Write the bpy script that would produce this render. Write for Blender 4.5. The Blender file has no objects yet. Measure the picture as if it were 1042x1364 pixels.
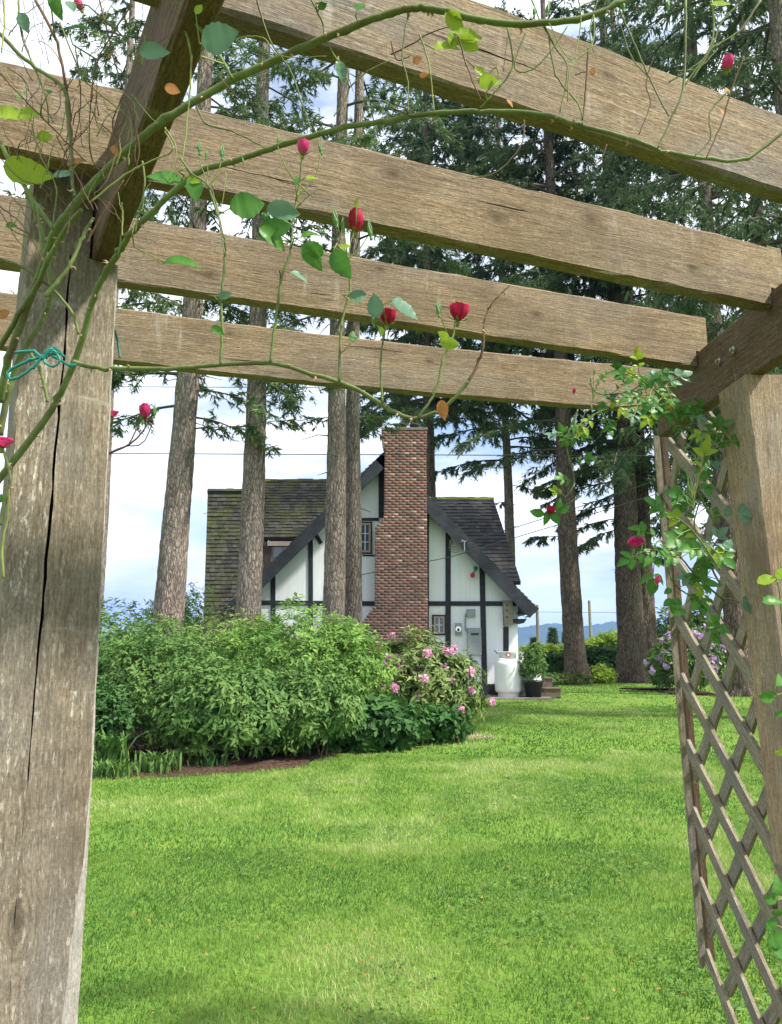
import bpy, math, random
import numpy as np
from mathutils import Vector, Matrix
random.seed(7)
rng = np.random.default_rng(7)
S = bpy.context.scene
COL = S.collection
R = math.radians
# ------------------------------------------------------------------ camera
EYE = 1.45
HAZE = .0002
PITCH = R(9.9)
FPX = 1031.0
cam_d = bpy.data.cameras.new('camera')
cam_d.sensor_fit = 'VERTICAL'; cam_d.sensor_height = 24.0
cam_d.lens = 24.0 * FPX / 1364.0
cam_d.clip_start = 0.05; cam_d.clip_end = 20000
cam = bpy.data.objects.new('camera', cam_d)
cam.location = (0, 0, EYE); cam.rotation_euler = (R(90) + PITCH, 0, 0)
COL.objects.link(cam); S.camera = cam
# ------------------------------------------------------------------ world
SUN_EL, SUN_AZ = R(50), R(112)      # azimuth measured from +Y towards +X
W = bpy.data.worlds.new("World"); S.world = W; W.use_nodes = True
nt = W.node_tree; nt.nodes.clear()
def N(t, ty, **k):
    n = t.nodes.new(ty)
    for a, b in k.items(): setattr(n, a, b)
    return n
sky = N(nt, 'ShaderNodeTexSky', sky_type='NISHITA', sun_disc=False)
sky.sun_elevation = SUN_EL; sky.sun_rotation = SUN_AZ
sky.air_density = 1.0; sky.dust_density = 0.6; sky.ozone_density = 1.5
tc = N(nt, 'ShaderNodeTexCoord')
mp = N(nt, 'ShaderNodeMapping'); mp.inputs['Scale'].default_value = (1.0, 1.0, 3.2)
mp.inputs['Location'].default_value = (3.3, 1.2, 0.4)
nt.links.new(tc.outputs['Generated'], mp.inputs[0])
n1 = N(nt, 'ShaderNodeTexNoise'); n1.inputs['Scale'].default_value = 2.6; n1.inputs['Detail'].default_value = 7; n1.inputs['Roughness'].default_value = .55; n1.inputs['Distortion'].default_value = .3
nt.links.new(mp.outputs[0], n1.inputs['Vector'])
r1 = N(nt, 'ShaderNodeValToRGB'); r1.color_ramp.elements[0].position = .29; r1.color_ramp.elements[1].position = .46
nt.links.new(n1.outputs['Fac'], r1.inputs[0])
n2 = N(nt, 'ShaderNodeTexNoise'); n2.inputs['Scale'].default_value = 3.8; n2.inputs['Detail'].default_value = 6
mp2 = N(nt, 'ShaderNodeMapping'); mp2.inputs['Scale'].default_value = (1.0, 1.0, 4.0); mp2.inputs['Location'].default_value = (1.3, 7.2, 2.4)
nt.links.new(tc.outputs['Generated'], mp2.inputs[0]); nt.links.new(mp2.outputs[0], n2.inputs['Vector'])
r2 = N(nt, 'ShaderNodeValToRGB')
r2.color_ramp.elements[0].position = .36; r2.color_ramp.elements[0].color = (3.6, 4.2, 5.3, 1)
r2.color_ramp.elements[1].position = .62; r2.color_ramp.elements[1].color = (7.4, 7.6, 8.0, 1)
nt.links.new(n2.outputs['Fac'], r2.inputs[0])
mx = N(nt, 'ShaderNodeMix', data_type='RGBA')
nt.links.new(r1.outputs[0], mx.inputs['Factor']); nt.links.new(sky.outputs[0], mx.inputs['A']); nt.links.new(r2.outputs[0], mx.inputs['B'])
bg = N(nt, 'ShaderNodeBackground'); bg.inputs['Strength'].default_value = 0.11
nt.links.new(mx.outputs['Result'], bg.inputs['Color'])
wo = N(nt, 'ShaderNodeOutputWorld'); nt.links.new(bg.outputs[0], wo.inputs[0])
# ------------------------------------------------------------------ sun
sd = bpy.data.lights.new('sun', 'SUN'); sd.energy = 4.0; sd.angle = R(4); sd.color = (1, .95, .86)
so = bpy.data.objects.new('sun', sd); COL.objects.link(so)
sdir = Vector((math.sin(SUN_AZ) * math.cos(SUN_EL), math.cos(SUN_AZ) * math.cos(SUN_EL), math.sin(SUN_EL)))
so.rotation_euler = sdir.to_track_quat('Z', 'Y').to_euler(); so.location = (0, 0, 60)
# ------------------------------------------------------------------ colour management
S.view_settings.view_transform = 'Standard'; S.view_settings.look = 'None'
S.view_settings.gamma = 1; S.view_settings.use_curve_mapping = False
S.view_settings.exposure = 1.08

# ================================================================== helpers
CP, SP = math.cos(PITCH), math.sin(PITCH)
def ray(px, py):
    u, v = px - 521.0, 682.0 - py
    return Vector((u, FPX * CP - v * SP, FPX * SP + v * CP))
def P(px, py, Y):
    """place on the vertical plane at distance Y that the photo pixel looks at"""
    d = ray(px, py); k = Y / d.y
    return Vector((d.x * k, Y, EYE + d.z * k))
def PH(px, py, z):
    """same, on the horizontal plane at height z"""
    d = ray(px, py); k = (z - EYE) / d.z
    return Vector((d.x * k, d.y * k, z))
def mesh(name, V, F, smooth=False, mats=None, fm=None):
    me = bpy.data.meshes.new(name)
    me.from_pydata([tuple(v) for v in V], [], [tuple(f) for f in F])
    if smooth: me.polygons.foreach_set('use_smooth', [True] * len(me.polygons))
    for m in (mats or []): me.materials.append(m)
    if fm is not None: me.polygons.foreach_set('material_index', fm)
    me.update(); return me
def npmesh(name, V, F, mat, smooth=False, tint=None):
    """V (n,3) float, F (m,k) int"""
    V = np.asarray(V, dtype=np.float32); F = np.asarray(F, dtype=np.int32)
    me = bpy.data.meshes.new(name); k = F.shape[1]
    me.vertices.add(len(V)); me.vertices.foreach_set('co', V.ravel())
    me.loops.add(F.size); me.loops.foreach_set('vertex_index', F.ravel())
    me.polygons.add(len(F)); me.polygons.foreach_set('loop_start', np.arange(0, F.size, k, dtype=np.int32))
    me.polygons.foreach_set('loop_total', np.full(len(F), k, dtype=np.int32))
    if smooth: me.polygons.foreach_set('use_smooth', np.ones(len(F), dtype=bool))
    if mat: me.materials.append(mat)
    me.update(calc_edges=True)
    if tint is not None:
        a = me.attributes.new('tint', 'FLOAT', 'POINT'); a.data.foreach_set('value', np.asarray(tint, dtype=np.float32))
    return me
def tag(o, label=None, cat=None, group=None, kind=None):
    if label: o['label'] = label
    if cat: o['category'] = cat
    if group: o['group'] = group
    if kind: o['kind'] = kind
    return o
def empty(name, loc, label=None, cat=None, group=None):
    o = bpy.data.objects.new(name, None); o.location = loc; o.empty_display_size = .2
    COL.objects.link(o); return tag(o, label, cat, group)
def obj(name, me, parent=None, loc=(0, 0, 0), rot=None, world=True):
    """mesh data is in world coordinates unless loc/rot given; parent offset removed"""
    o = bpy.data.objects.new(name, me)
    l = Vector(loc)
    if parent is not None:
        o.parent = parent
        if world:
            q = parent
            while q is not None:
                l = l - q.location; q = q.parent
    o.location = l
    if rot is not None: o.rotation_euler = rot
    COL.objects.link(o); return o
class MB:
    def __init__(s): s.v = []; s.f = []; s.m = []
    def add(s, V, F, m=0):
        b = len(s.v); s.v += [tuple(v) for v in V]; s.f += [tuple(i + b for i in f) for f in F]; s.m += [m] * len(F)
    def box(s, a, b, m=0):
        (x0, y0, z0), (x1, y1, z1) = a, b
        s.add([(x0,y0,z0),(x1,y0,z0),(x1,y1,z0),(x0,y1,z0),(x0,y0,z1),(x1,y0,z1),(x1,y1,z1),(x0,y1,z1)],
              [(0,3,2,1),(4,5,6,7),(0,1,5,4),(1,2,6,5),(2,3,7,6),(3,0,4,7)], m)
    def prism(s, poly, y0, y1, m=0):
        """poly = [(x,z)...] counter-clockwise seen from -Y, extruded from y0 to y1"""
        n = len(poly); V = [(x, y0, z) for x, z in poly] + [(x, y1, z) for x, z in poly]
        F = [tuple(range(n)), tuple(range(2*n-1, n-1, -1))] + [(i, i+n, (i+1)%n+n, (i+1)%n) for i in range(n)]
        s.add(V, F, m)
    def tube(s, pts, rad, n=8, m=0, cap=True):
        V, F = tube(pts, rad, n, cap); s.add(V, F, m)
    def lathe(s, prof, n=24, c=(0,0,0), m=0):
        V = []; F = []
        for r, z in prof:
            for i in range(n):
                a = 2*math.pi*i/n; V.append((c[0]+r*math.cos(a), c[1]+r*math.sin(a), c[2]+z))
        for j in range(len(prof)-1):
            for i in range(n):
                F.append((j*n+i, j*n+(i+1)%n, (j+1)*n+(i+1)%n, (j+1)*n+i))
        s.add(V, F, m)
    def build(s, name, mats, parent=None, smooth=False, loc=(0,0,0)):
        if not isinstance(mats, (list, tuple)): mats = [mats]
        return obj(name, mesh(name, s.v, s.f, smooth, mats, s.m), parent, loc)
def tube(pts, rad, n=8, cap=True):
    pts = [Vector(p) for p in pts]
    if not isinstance(rad, (list, tuple)): rad = [rad]*len(pts)
    V = []; F = []
    up = Vector((0.13, 0.21, 1)).normalized(); prev = None
    for i, p in enumerate(pts):
        t = (pts[min(i+1, len(pts)-1)] - pts[max(i-1, 0)]).normalized()
        if prev is None:
            a = t.cross(up)
            if a.length < .1: a = t.cross(Vector((1, 0, 0)))
        else: a = prev - t*prev.dot(t)
        a.normalize(); b = t.cross(a); prev = a
        for k in range(n):
            w = 2*math.pi*k/n; V.append(p + (a*math.cos(w) + b*math.sin(w))*rad[i])
    for j in range(len(pts)-1):
        for k in range(n): F.append((j*n+k, j*n+(k+1)%n, (j+1)*n+(k+1)%n, (j+1)*n+k))
    if cap: F.append(tuple(range(n-1, -1, -1))); F.append(tuple(range((len(pts)-1)*n, len(pts)*n)))
    return V, F
def spline(pts, sub=6):
    """Catmull-Rom through the points (tuples of any length)"""
    A = np.array(pts, dtype=float); out = []
    n = len(A)
    for i in range(n-1):
        p0 = A[max(i-1, 0)]; p1 = A[i]; p2 = A[i+1]; p3 = A[min(i+2, n-1)]
        for k in range(sub):
            t = k/sub
            out.append(.5*((2*p1)+(-p0+p2)*t+(2*p0-5*p1+4*p2-p3)*t*t+(-p0+3*p1-3*p2+p3)*t**3))
    out.append(A[-1]); return np.array(out)
def _h(ix, iy, iz, s):
    n = (ix*374761393 + iy*668265263 + iz*2147483647 + s*1274126177) & 0xFFFFFFFF
    n = ((n ^ (n >> 13))*1274126177) & 0xFFFFFFFF
    return ((n ^ (n >> 16)) & 0xFFFF)/65535.0
def vnoise(p, s=0):
    p = np.asarray(p, dtype=np.float64); i = np.floor(p).astype(np.int64); f = p-i; f = f*f*(3-2*f)
    r = 0
    for a in (0, 1):
        for b in (0, 1):
            for c in (0, 1):
                w = (f[:, 0] if a else 1-f[:, 0])*(f[:, 1] if b else 1-f[:, 1])*(f[:, 2] if c else 1-f[:, 2])
                r = r + w*_h(i[:, 0]+a, i[:, 1]+b, i[:, 2]+c, s)
    return r
# ================================================================== materials
def newmat(name, rough=.8, spec=.3):
    m = bpy.data.materials.new(name); m.use_nodes = True
    t = m.node_tree; b = t.nodes['Principled BSDF']
    b.inputs['Roughness'].default_value = rough; b.inputs['Specular IOR Level'].default_value = spec
    return m, t, b
def ramp(t, src, stops):
    r = N(t, 'ShaderNodeValToRGB'); cr = r.color_ramp
    while len(cr.elements) < len(stops): cr.elements.new(.5)
    for e, (p, c) in zip(cr.elements, stops):
        e.position = p; e.color = (*c, 1) if len(c) == 3 else c
    t.links.new(src, r.inputs[0]); return r.outputs[0]
def noise(t, vec, scale, detail=4, rough=.55, dist=0.):
    n = N(t, 'ShaderNodeTexNoise'); n.inputs['Scale'].default_value = scale; n.inputs['Detail'].default_value = detail
    n.inputs['Roughness'].default_value = rough; n.inputs['Distortion'].default_value = dist
    if vec is not None: t.links.new(vec, n.inputs['Vector'])
    return n.outputs['Fac']
def mapping(t, vec, scale=(1,1,1), loc=(0,0,0)):
    m = N(t, 'ShaderNodeMapping'); m.inputs['Scale'].default_value = scale; m.inputs['Location'].default_value = loc
    t.links.new(vec, m.inputs[0]); return m.outputs[0]
def mixc(t, f, a, b, mode='MIX'):
    m = N(t, 'ShaderNodeMix', data_type='RGBA', blend_type=mode)
    for s, k in ((f, 'Factor'), (a, 'A'), (b, 'B')):
        if isinstance(s, (int, float)): m.inputs[k].default_value = s
        elif isinstance(s, tuple): m.inputs[k].default_value = (*s, 1)
        else: t.links.new(s, m.inputs[k])
    return m.outputs['Result']
def math_(t, op, a, b=None, c=None, clamp=False):
    m = N(t, 'ShaderNodeMath', operation=op, use_clamp=clamp)
    for i, s in enumerate((a, b, c)):
        if s is None: continue
        if isinstance(s, (int, float)): m.inputs[i].default_value = s
        else: t.links.new(s, m.inputs[i])
    return m.outputs[0]
def bump(t, b, h, strength=.4, dist=.01):
    n = N(t, 'ShaderNodeBump'); n.inputs['Strength'].default_value = strength; n.inputs['Distance'].default_value = dist
    t.links.new(h, n.inputs['Height']); t.links.new(n.outputs[0], b.inputs['Normal'])
def objco(t): return N(t, 'ShaderNodeTexCoord').outputs['Object']
def flat(name, c, rough=.6, spec=.3, metal=0, nz=0.15, scale=8):
    m, t, b = newmat(name, rough, spec); b.inputs['Metallic'].default_value = metal
    f = noise(t, objco(t), scale, 5)
    lo = tuple(x*(1-nz) for x in c); hi = tuple(min(1, x*(1+nz)) for x in c)
    t.links.new(ramp(t, f, [(.3, lo), (.7, hi)]), b.inputs['Base Color'])
    return m
def wood(name, dark, mid, light, fleck=.3, knots=(), ax='X', seed=0, fine=1.0, greyness=.3):
    """weathered sawn timber; grain along the local axis ax, knots at (along, across)"""
    m, t, b = newmat(name, .88, .2)
    sx = N(t, 'ShaderNodeSeparateXYZ'); t.links.new(objco(t), sx.inputs[0])
    if ax == 'X': L, A, B = sx.outputs[0], sx.outputs[2], sx.outputs[1]
    else: L, A, B = sx.outputs[2], sx.outputs[0], sx.outputs[1]
    disp = None; core = None
    ringk = None
    for (kx, kz, sz) in knots:
        sz = sz*1.05
        dx = math_(t, 'MULTIPLY', math_(t, 'SUBTRACT', L, kx), 1/(2.6*sz)); dz = math_(t, 'SUBTRACT', A, kz)
        d2 = math_(t, 'ADD', math_(t, 'MULTIPLY', dx, dx), math_(t, 'MULTIPLY', math_(t, 'MULTIPLY', dz, 1/sz), math_(t, 'MULTIPLY', dz, 1/sz)))
        e = math_(t, 'POWER', 2.718, math_(t, 'MULTIPLY', d2, -.8))
        g = math_(t, 'MULTIPLY', math_(t, 'MULTIPLY', dz, e), -.75)
        wv_ = math_(t, 'MULTIPLY', math_(t, 'MULTIPLY', math_(t, 'SINE', math_(t, 'MULTIPLY', math_(t, 'SQRT', d2), 17.0)), e), .42)
        ringk = wv_ if ringk is None else math_(t, 'ADD', ringk, wv_)
        disp = g if disp is None else math_(t, 'ADD', disp, g)
        dx2 = math_(t, 'MULTIPLY', dx, 2.2)
        c2 = math_(t, 'ADD', math_(t, 'MULTIPLY', dx2, dx2), math_(t, 'POWER', math_(t, 'MULTIPLY', math_(t, 'ABSOLUTE', dz), 1.5/sz), 2.0))
        c = math_(t, 'POWER', 2.718, math_(t, 'MULTIPLY', c2, -1.5))
        core = c if core is None else math_(t, 'ADD', core, c, clamp=True)
    A2 = A if disp is None else math_(t, 'ADD', A, disp)
    cx = N(t, 'ShaderNodeCombineXYZ'); t.links.new(L, cx.inputs[0]); t.links.new(A2, cx.inputs[1]); t.links.new(B, cx.inputs[2])
    v = cx.outputs[0]
    o = (seed*3.7, seed*1.9, seed*.7)
    g1 = noise(t, mapping(t, v, (1.6, 42, 42), o), 1.0, 4, .6, .8)
    rings = math_(t, 'FRACT', math_(t, 'MULTIPLY', g1, 5.0))
    g2 = noise(t, mapping(t, v, (26, 300*fine, 300*fine), o), 1.0, 4, .75)
    big = noise(t, mapping(t, v, (2.5, 6, 6), o), 1.0, 4, .6)
    saw = noise(t, mapping(t, v, (170, 22, 22), o), 1.0, 3, .7, 1.2)
    c1 = ramp(t, rings, [(0, mid), (.55, light), (.86, mid), (1, dark)])
    c2 = mixc(t, .62, c1, ramp(t, g2, [(.34, dark), (.5, mid), (.66, light)]))
    grey = tuple(sum(mid)/3*1.05*k for k in (1.0, .96, .88))
    c3 = mixc(t, ramp(t, big, [(.42, (0, 0, 0)), (.68, (greyness,)*3)]), c2, grey)
    # pale flecks where old stain or lichen is left
    fl = noise(t, mapping(t, v, (34, 150, 150), o), 1.0, 3, .7)
    fl2 = noise(t, mapping(t, v, (3, 9, 9), (seed, 0, 3)), 1.0, 3, .6)
    fm_ = math_(t, 'MULTIPLY', ramp(t, fl, [(.57, (0,)*3), (.66, (1,)*3)]), ramp(t, fl2, [(.4, (fleck*.25,)*3), (.65, (fleck,)*3)]))
    c4 = mixc(t, fm_, c3, (.62, .58, .48))
    gr = noise(t, mapping(t, v, (120, 260, 260), o), 1.0, 3, .7)
    c4 = mixc(t, .55, c4, ramp(t, gr, [(.36, (.45,)*3), (.5, (.95,)*3), (.68, (1.35,)*3)]), 'MULTIPLY')
    st = noise(t, mapping(t, v, (5, 30, 30), (0, seed, 9)), 1.0, 5, .7)
    c5 = mixc(t, ramp(t, st, [(.58, (0,)*3), (.74, (.55,)*3)]), c4, tuple(x*.35 for x in mid))
    dr = noise(t, mapping(t, v, (22, 3.0, 3.0), (seed, 4, 1)), 1.0, 4, .7)
    dr2 = noise(t, mapping(t, v, (2.2, 3.0, 3.0), (seed*2, 1, 6)), 1.0, 2, .5)
    c5 = mixc(t, math_(t, 'MULTIPLY', ramp(t, dr, [(.56, (0,)*3), (.68, (.55,)*3)]), ramp(t, dr2, [(.5, (0,)*3), (.62, (1,)*3)])), c5, (.46, .42, .34))
    c5 = mixc(t, ramp(t, noise(t, mapping(t, v, (3.0, 5, 5), (2, seed, 1)), 1.0, 5, .65), [(.46, (0,)*3), (.68, (.62,)*3)]), c5, tuple(x*.52 for x in mid))
    if ringk is not None: c5 = mixc(t, math_(t, 'MAXIMUM', ringk, 0.0), c5, tuple(x*.45 for x in mid))
    if core is not None:
        kc = mixc(t, core, c5, tuple(x*.42 for x in mid)); c5 = kc
    t.links.new(c5, b.inputs['Base Color'])
    h = math_(t, 'ADD', math_(t, 'ADD', math_(t, 'MULTIPLY', g2, .9), math_(t, 'MULTIPLY', rings, -.25)), math_(t, 'MULTIPLY', saw, .22))
    if core is not None: h = math_(t, 'SUBTRACT', h, math_(t, 'MULTIPLY', core, .5))
    bump(t, b, h, .75, .0035)
    return m
TAN = ((.085, .056, .030), (.245, .176, .098), (.38, .29, .175))
POSTC = ((.095, .072, .046), (.215, .17, .115), (.34, .285, .20))
def leafmat(name, a, b_, transl=.35, rough=.6, vein=False, spec=.25):
    """leaf colour varies from face clump to face clump through the 'tint' attribute"""
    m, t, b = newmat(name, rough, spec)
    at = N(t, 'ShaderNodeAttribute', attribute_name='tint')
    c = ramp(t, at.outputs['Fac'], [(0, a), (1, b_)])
    if vein:
        n = noise(t, objco(t), 60, 3); c = mixc(t, .25, c, ramp(t, n, [(.35, a), (.65, b_)]))
    t.links.new(c, b.inputs['Base Color'])
    tr = N(t, 'ShaderNodeBsdfTranslucent'); t.links.new(c, tr.inputs['Color'])
    ms = N(t, 'ShaderNodeMixShader'); ms.inputs[0].default_value = transl
    t.links.new(b.outputs[0], ms.inputs[1]); t.links.new(tr.outputs[0], ms.inputs[2])
    t.links.new(ms.outputs[0], t.nodes['Material Output'].inputs[0])
    return m
def barkmat(name, dark, mid, light, sc=1.0):
    m, t, b = newmat(name, .95, .1)
    oc = objco(t)
    at = N(t, 'ShaderNodeAttribute', attribute_name='tint')
    v = N(t, 'ShaderNodeTexVoronoi', feature='DISTANCE_TO_EDGE'); v.inputs['Scale'].default_value = 1.0
    w = noise(t, mapping(t, oc, (5*sc, 5*sc, 3*sc)), 1.0, 4)
    vv = N(t, 'ShaderNodeVectorMath', operation='ADD'); t.links.new(mapping(t, oc, (17*sc, 17*sc, 4.2*sc)), vv.inputs[0]); 
    cw = N(t, 'ShaderNodeCombineXYZ'); t.links.new(w, cw.inputs[0]); t.links.new(w, cw.inputs[1]); t.links.new(w, cw.inputs[2])
    sc_ = N(t, 'ShaderNodeVectorMath', operation='SCALE'); sc_.inputs['Scale'].default_value = 2.2; t.links.new(cw.outputs[0], sc_.inputs[0])
    t.links.new(sc_.outputs[0], vv.inputs[1]); t.links.new(vv.outputs[0], v.inputs['Vector'])
    n2 = noise(t, mapping(t, oc, (40*sc, 40*sc, 14*sc)), 1.0, 5, .7)
    n3 = noise(t, mapping(t, oc, (2, 2, .8)), 1.0, 4)
    c = ramp(t, n2, [(.3, dark), (.5, mid), (.72, light)])
    e = ramp(t, v.outputs['Distance'], [(0, (.25,)*3), (.16, (1,)*3)])
    c = mixc(t, .8, c, e, 'MULTIPLY')
    c = mixc(t, ramp(t, at.outputs['Fac'], [(.15, (.65,)*3), (.5, (0,)*3)]), c, dark)
    c = mixc(t, ramp(t, n3, [(.5, (0,)*3), (.75, (.35,)*3)]), c, tuple(sum(mid)/3*k for k in (.95, 1.0, .85)))
    t.links.new(c, b.inputs['Base Color'])
    h = math_(t, 'ADD', math_(t, 'MULTIPLY', n2, .5), math_(t, 'MINIMUM', math_(t, 'MULTIPLY', v.outputs['Distance'], 3), .7))
    bump(t, b, h, .9, .03)
    return m
M = {}
M['rafter1'] = wood('wood_rafter_1', *TAN, .35, [(-.3, .09, .02), (.55, .12, .016)], seed=1, greyness=.75)
M['rafter2'] = wood('wood_rafter_2', *TAN, .25, [(.10, .13, .024), (.36, .08, .026), (-.42, .06, .02), (.62, .13, .022), (.93, .06, .022)], seed=2, greyness=.35)
M['rafter3'] = wood('wood_rafter_3', *TAN, .25, [(-.42, .05, .022), (.55, .09, .02), (.05, .15, .012)], seed=3, greyness=.35)
M['rafter4'] = wood('wood_rafter_4', *TAN, .30, [(.2, .1, .014), (-.5, .12, .014)], seed=4, greyness=.45)
BEAM = ((.06, .036, .022), (.135, .085, .052), (.215, .15, .098))
M['beam'] = wood('wood_beam', *BEAM, .12, [], seed=5, greyness=.25)
M['post_l'] = wood('wood_post_left', *POSTC, .75, [(.99, -.012, .024)], ax='Z', seed=6, fine=.6, greyness=.6)
M['post_r'] = wood('wood_post_right', (.17, .105, .052), (.36, .24, .14), (.50, .38, .25), .5, [(1.85, -.0, .02), (1.38, .02, .02)], ax='Z', seed=7, fine=.6, greyness=.55)
M['pale_split'] = wood('wood_pale_split', (.20, .18, .15), (.36, .33, .28), (.50, .46, .40), .4, [], ax='Z', seed=8)
M['slat'] = wood('wood_lattice', (.11, .085, .052), (.24, .19, .12), (.38, .325, .23), .45, [], ax='X', seed=9, fine=.5, greyness=.6)
M['plain_wood'] = wood('wood_plain_grey', (.13, .11, .09), (.27, .24, .19), (.40, .36, .29), .2, [], ax='Z', seed=10, fine=.4, greyness=.4)
M['step_wood'] = wood('wood_step_brown', (.07, .05, .035), (.15, .11, .08), (.24, .19, .14), .1, [], ax='X', seed=11, fine=.4, greyness=.2)
M['crack'] = flat('crack_dark', (.02, .014, .01), .95)
M['steel'] = flat('galvanised_steel', (.55, .57, .6), .35, .5, .9)
M['bark1'] = barkmat('bark_grey_brown', (.10, .08, .065), (.31, .25, .205), (.47, .40, .345))
M['bark2'] = barkmat('bark_dark', (.05, .038, .032), (.17, .125, .10), (.29, .225, .18), .7)
M['twig'] = flat('twig_bark', (.09, .07, .055), .9)
M['needle1'] = leafmat('needles_mid_green', (.05, .095, .035), (.17, .24, .09), .3, .6)
M['needle2'] = leafmat('needles_deep_green', (.038, .075, .03), (.14, .20, .08), .25, .6)
M['needle3'] = leafmat('needles_blue_green', (.042, .082, .042), (.15, .21, .10), .3, .6)
M['leaf_bright'] = leafmat('leaves_bright_green', (.06, .17, .028), (.26, .42, .085), .35)
M['leaf_mid'] = leafmat('leaves_mid_green', (.05, .135, .03), (.18, .30, .07), .3)
M['leaf_dark'] = leafmat('leaves_dark_green', (.022, .07, .018), (.075, .18, .04), .25)
M['leaf_olive'] = leafmat('leaves_olive_green', (.07, .12, .03), (.26, .32, .09), .3)
M['leaf_rhodo'] = leafmat('leaves_rhododendron', (.05, .12, .028), (.23, .29, .085), .2)
M['leaf_yellow'] = leafmat('leaves_yellow_green', (.16, .28, .03), (.42, .55, .06), .4)
M['rose_green'] = leafmat('rose_leaf_green', (.05, .17, .03), (.14, .33, .055), .4, .4, True)
M['rose_blue'] = leafmat('rose_leaf_blue_green', (.10, .22, .13), (.20, .34, .22), .3, .35, True)
M['rose_lime'] = leafmat('rose_leaf_lime', (.22, .40, .03), (.42, .52, .06), .5, .4, True)
M['dead_leaf'] = leafmat('dead_leaf_orange', (.35, .12, .03), (.60, .30, .12), .3, .7, True)
M['petal_red'] = leafmat('petal_crimson', (.24, .003, .018), (.75, .03, .12), .25, .5)
M['petal_pink'] = leafmat('petal_pink', (.62, .20, .40), (.88, .55, .72), .35, .6)
M['petal_mag'] = leafmat('petal_magenta', (.55, .02, .15), (.85, .10, .32), .3, .5)
M['petal_lilac'] = leafmat('petal_lilac', (.45, .26, .52), (.76, .58, .80), .35, .6)
M['plaster'], t, b = newmat('white_render', .85, .2)
oc = objco(t); f = noise(t, oc, 1.2, 5); g = noise(t, mapping(t, oc, (16, 16, .25)), 1.0, 4, .6)
c = mixc(t, .5, ramp(t, f, [(.3, (.76, .79, .82)), (.7, (.86, .88, .90))]), ramp(t, g, [(.3, (.66, .70, .72)), (.6, (.84, .85, .86))]))
t.links.new(c, b.inputs['Base Color']); bump(t, b, g, .3, .01)
M['timber'] = flat('black_stained_timber', (.022, .026, .032), .6, .3, 0, .5, 12)
M['fascia'] = flat('black_fascia', (.03, .033, .042), .55, .35, 0, .4, 5)
M['brick'], t, b = newmat('old_red_brick', .9, .2)
at = N(t, 'ShaderNodeAttribute', attribute_name='tint'); oc = objco(t)
c = ramp(t, at.outputs['Fac'], [(0, (.07, .05, .045)), (.3, (.135, .078, .064)), (.6, (.215, .105, .08)), (.85, (.29, .16, .125)), (1, (.42, .30, .25))])
c = mixc(t, .4, c, ramp(t, noise(t, oc, 30, 5, .7), [(.3, (.4,)*3), (.65, (1.2,)*3)]), 'MULTIPLY')
t.links.new(c, b.inputs['Base Color'])
M['mortar'] = flat('mortar', (.55, .49, .44), .95, .1, 0, .25, 14)
M['shingle'], t, b = newmat('mossy_cedar_shingle', .95, .15)
at = N(t, 'ShaderNodeAttribute', attribute_name='tint'); oc = objco(t)
c = ramp(t, at.outputs['Fac'], [(0, (.042, .042, .036)), (1, (.088, .085, .07))])
c = mixc(t, .6, c, ramp(t, noise(t, mapping(t, oc, (30, 10, 10)), 1, 4, .6), [(.3, (.5,)*3), (.7, (1.2,)*3)]), 'MULTIPLY')
mo = noise(t, oc, 1.1, 6, .7)
c = mixc(t, ramp(t, mo, [(.48, (0,)*3), (.70, (.75,)*3)]), c, (.085, .10, .025))
t.links.new(c, b.inputs['Base Color'])
M['shingle_dark'], t, b = newmat('dark_cedar_shingle', .95, .15)
at = N(t, 'ShaderNodeAttribute', attribute_name='tint'); oc = objco(t)
c = ramp(t, at.outputs['Fac'], [(0, (.038, .038, .040)), (1, (.070, .068, .069))])
t.links.new(c, b.inputs['Base Color'])
M['moss'] = flat('moss', (.13, .14, .03), .95, .1, 0, .6, 18)
M['glass'] = flat('window_glass', (.06, .09, .12), .08, .8, 0, .3, 2)
M['frame_tan'] = flat('window_frame_tan', (.36, .29, .23), .6)
M['white_paint'] = flat('white_tank_paint', (.80, .81, .80), .35, .5, 0, .05, 6)
M['white_line'] = flat('white_muntin', (.75, .78, .8), .5)
M['grey_box'] = flat('grey_electric_box', (.27, .30, .31), .5, .4, 0, .1)
M['black'] = flat('black_plastic', (.015, .016, .018), .45, .4)
M['wire'] = flat('dark_wire', (.05, .05, .055), .6)
M['red'] = flat('red_plastic', (.5, .02, .03), .4)
M['green_p'] = flat('green_plastic', (.02, .28, .17), .4)
M['teal'] = flat('teal_plastic_tie', (.02, .22, .18), .45, .4)
M['cane'] = flat('rose_cane_green', (.15, .20, .06), .65, .25, 0, .45, 25)
m, t, b = newmat('rose_cane_mottled', .65, .25)
oc = objco(t); c = ramp(t, noise(t, oc, 14, 5, .7), [(.30, (.10, .075, .04)), (.44, (.13, .15, .05)), (.58, (.155, .215, .065)), (.75, (.24, .29, .11))])
c = mixc(t, ramp(t, noise(t, oc, 160, 3, .7), [(.55, (0,)*3), (.68, (.5,)*3)]), c, (.10, .07, .045))
t.links.new(c, b.inputs['Base Color']); M['cane'] = m
M['cane_old'] = flat('rose_cane_brown', (.14, .085, .05), .8, .2, 0, .5, 30)
M['cane_lime'] = flat('rose_shoot_lime', (.22, .26, .07), .7, .2, 0, .35, 25)
M['thorn'] = flat('rose_thorn', (.45, .30, .20), .6)
M['soil'] = flat('bark_mulch', (.062, .038, .026), .95, .1, 0, .7, 30)
M['concrete'] = flat('concrete_slab', (.22, .19, .16), .9, .2, 0, .3, 6)
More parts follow.
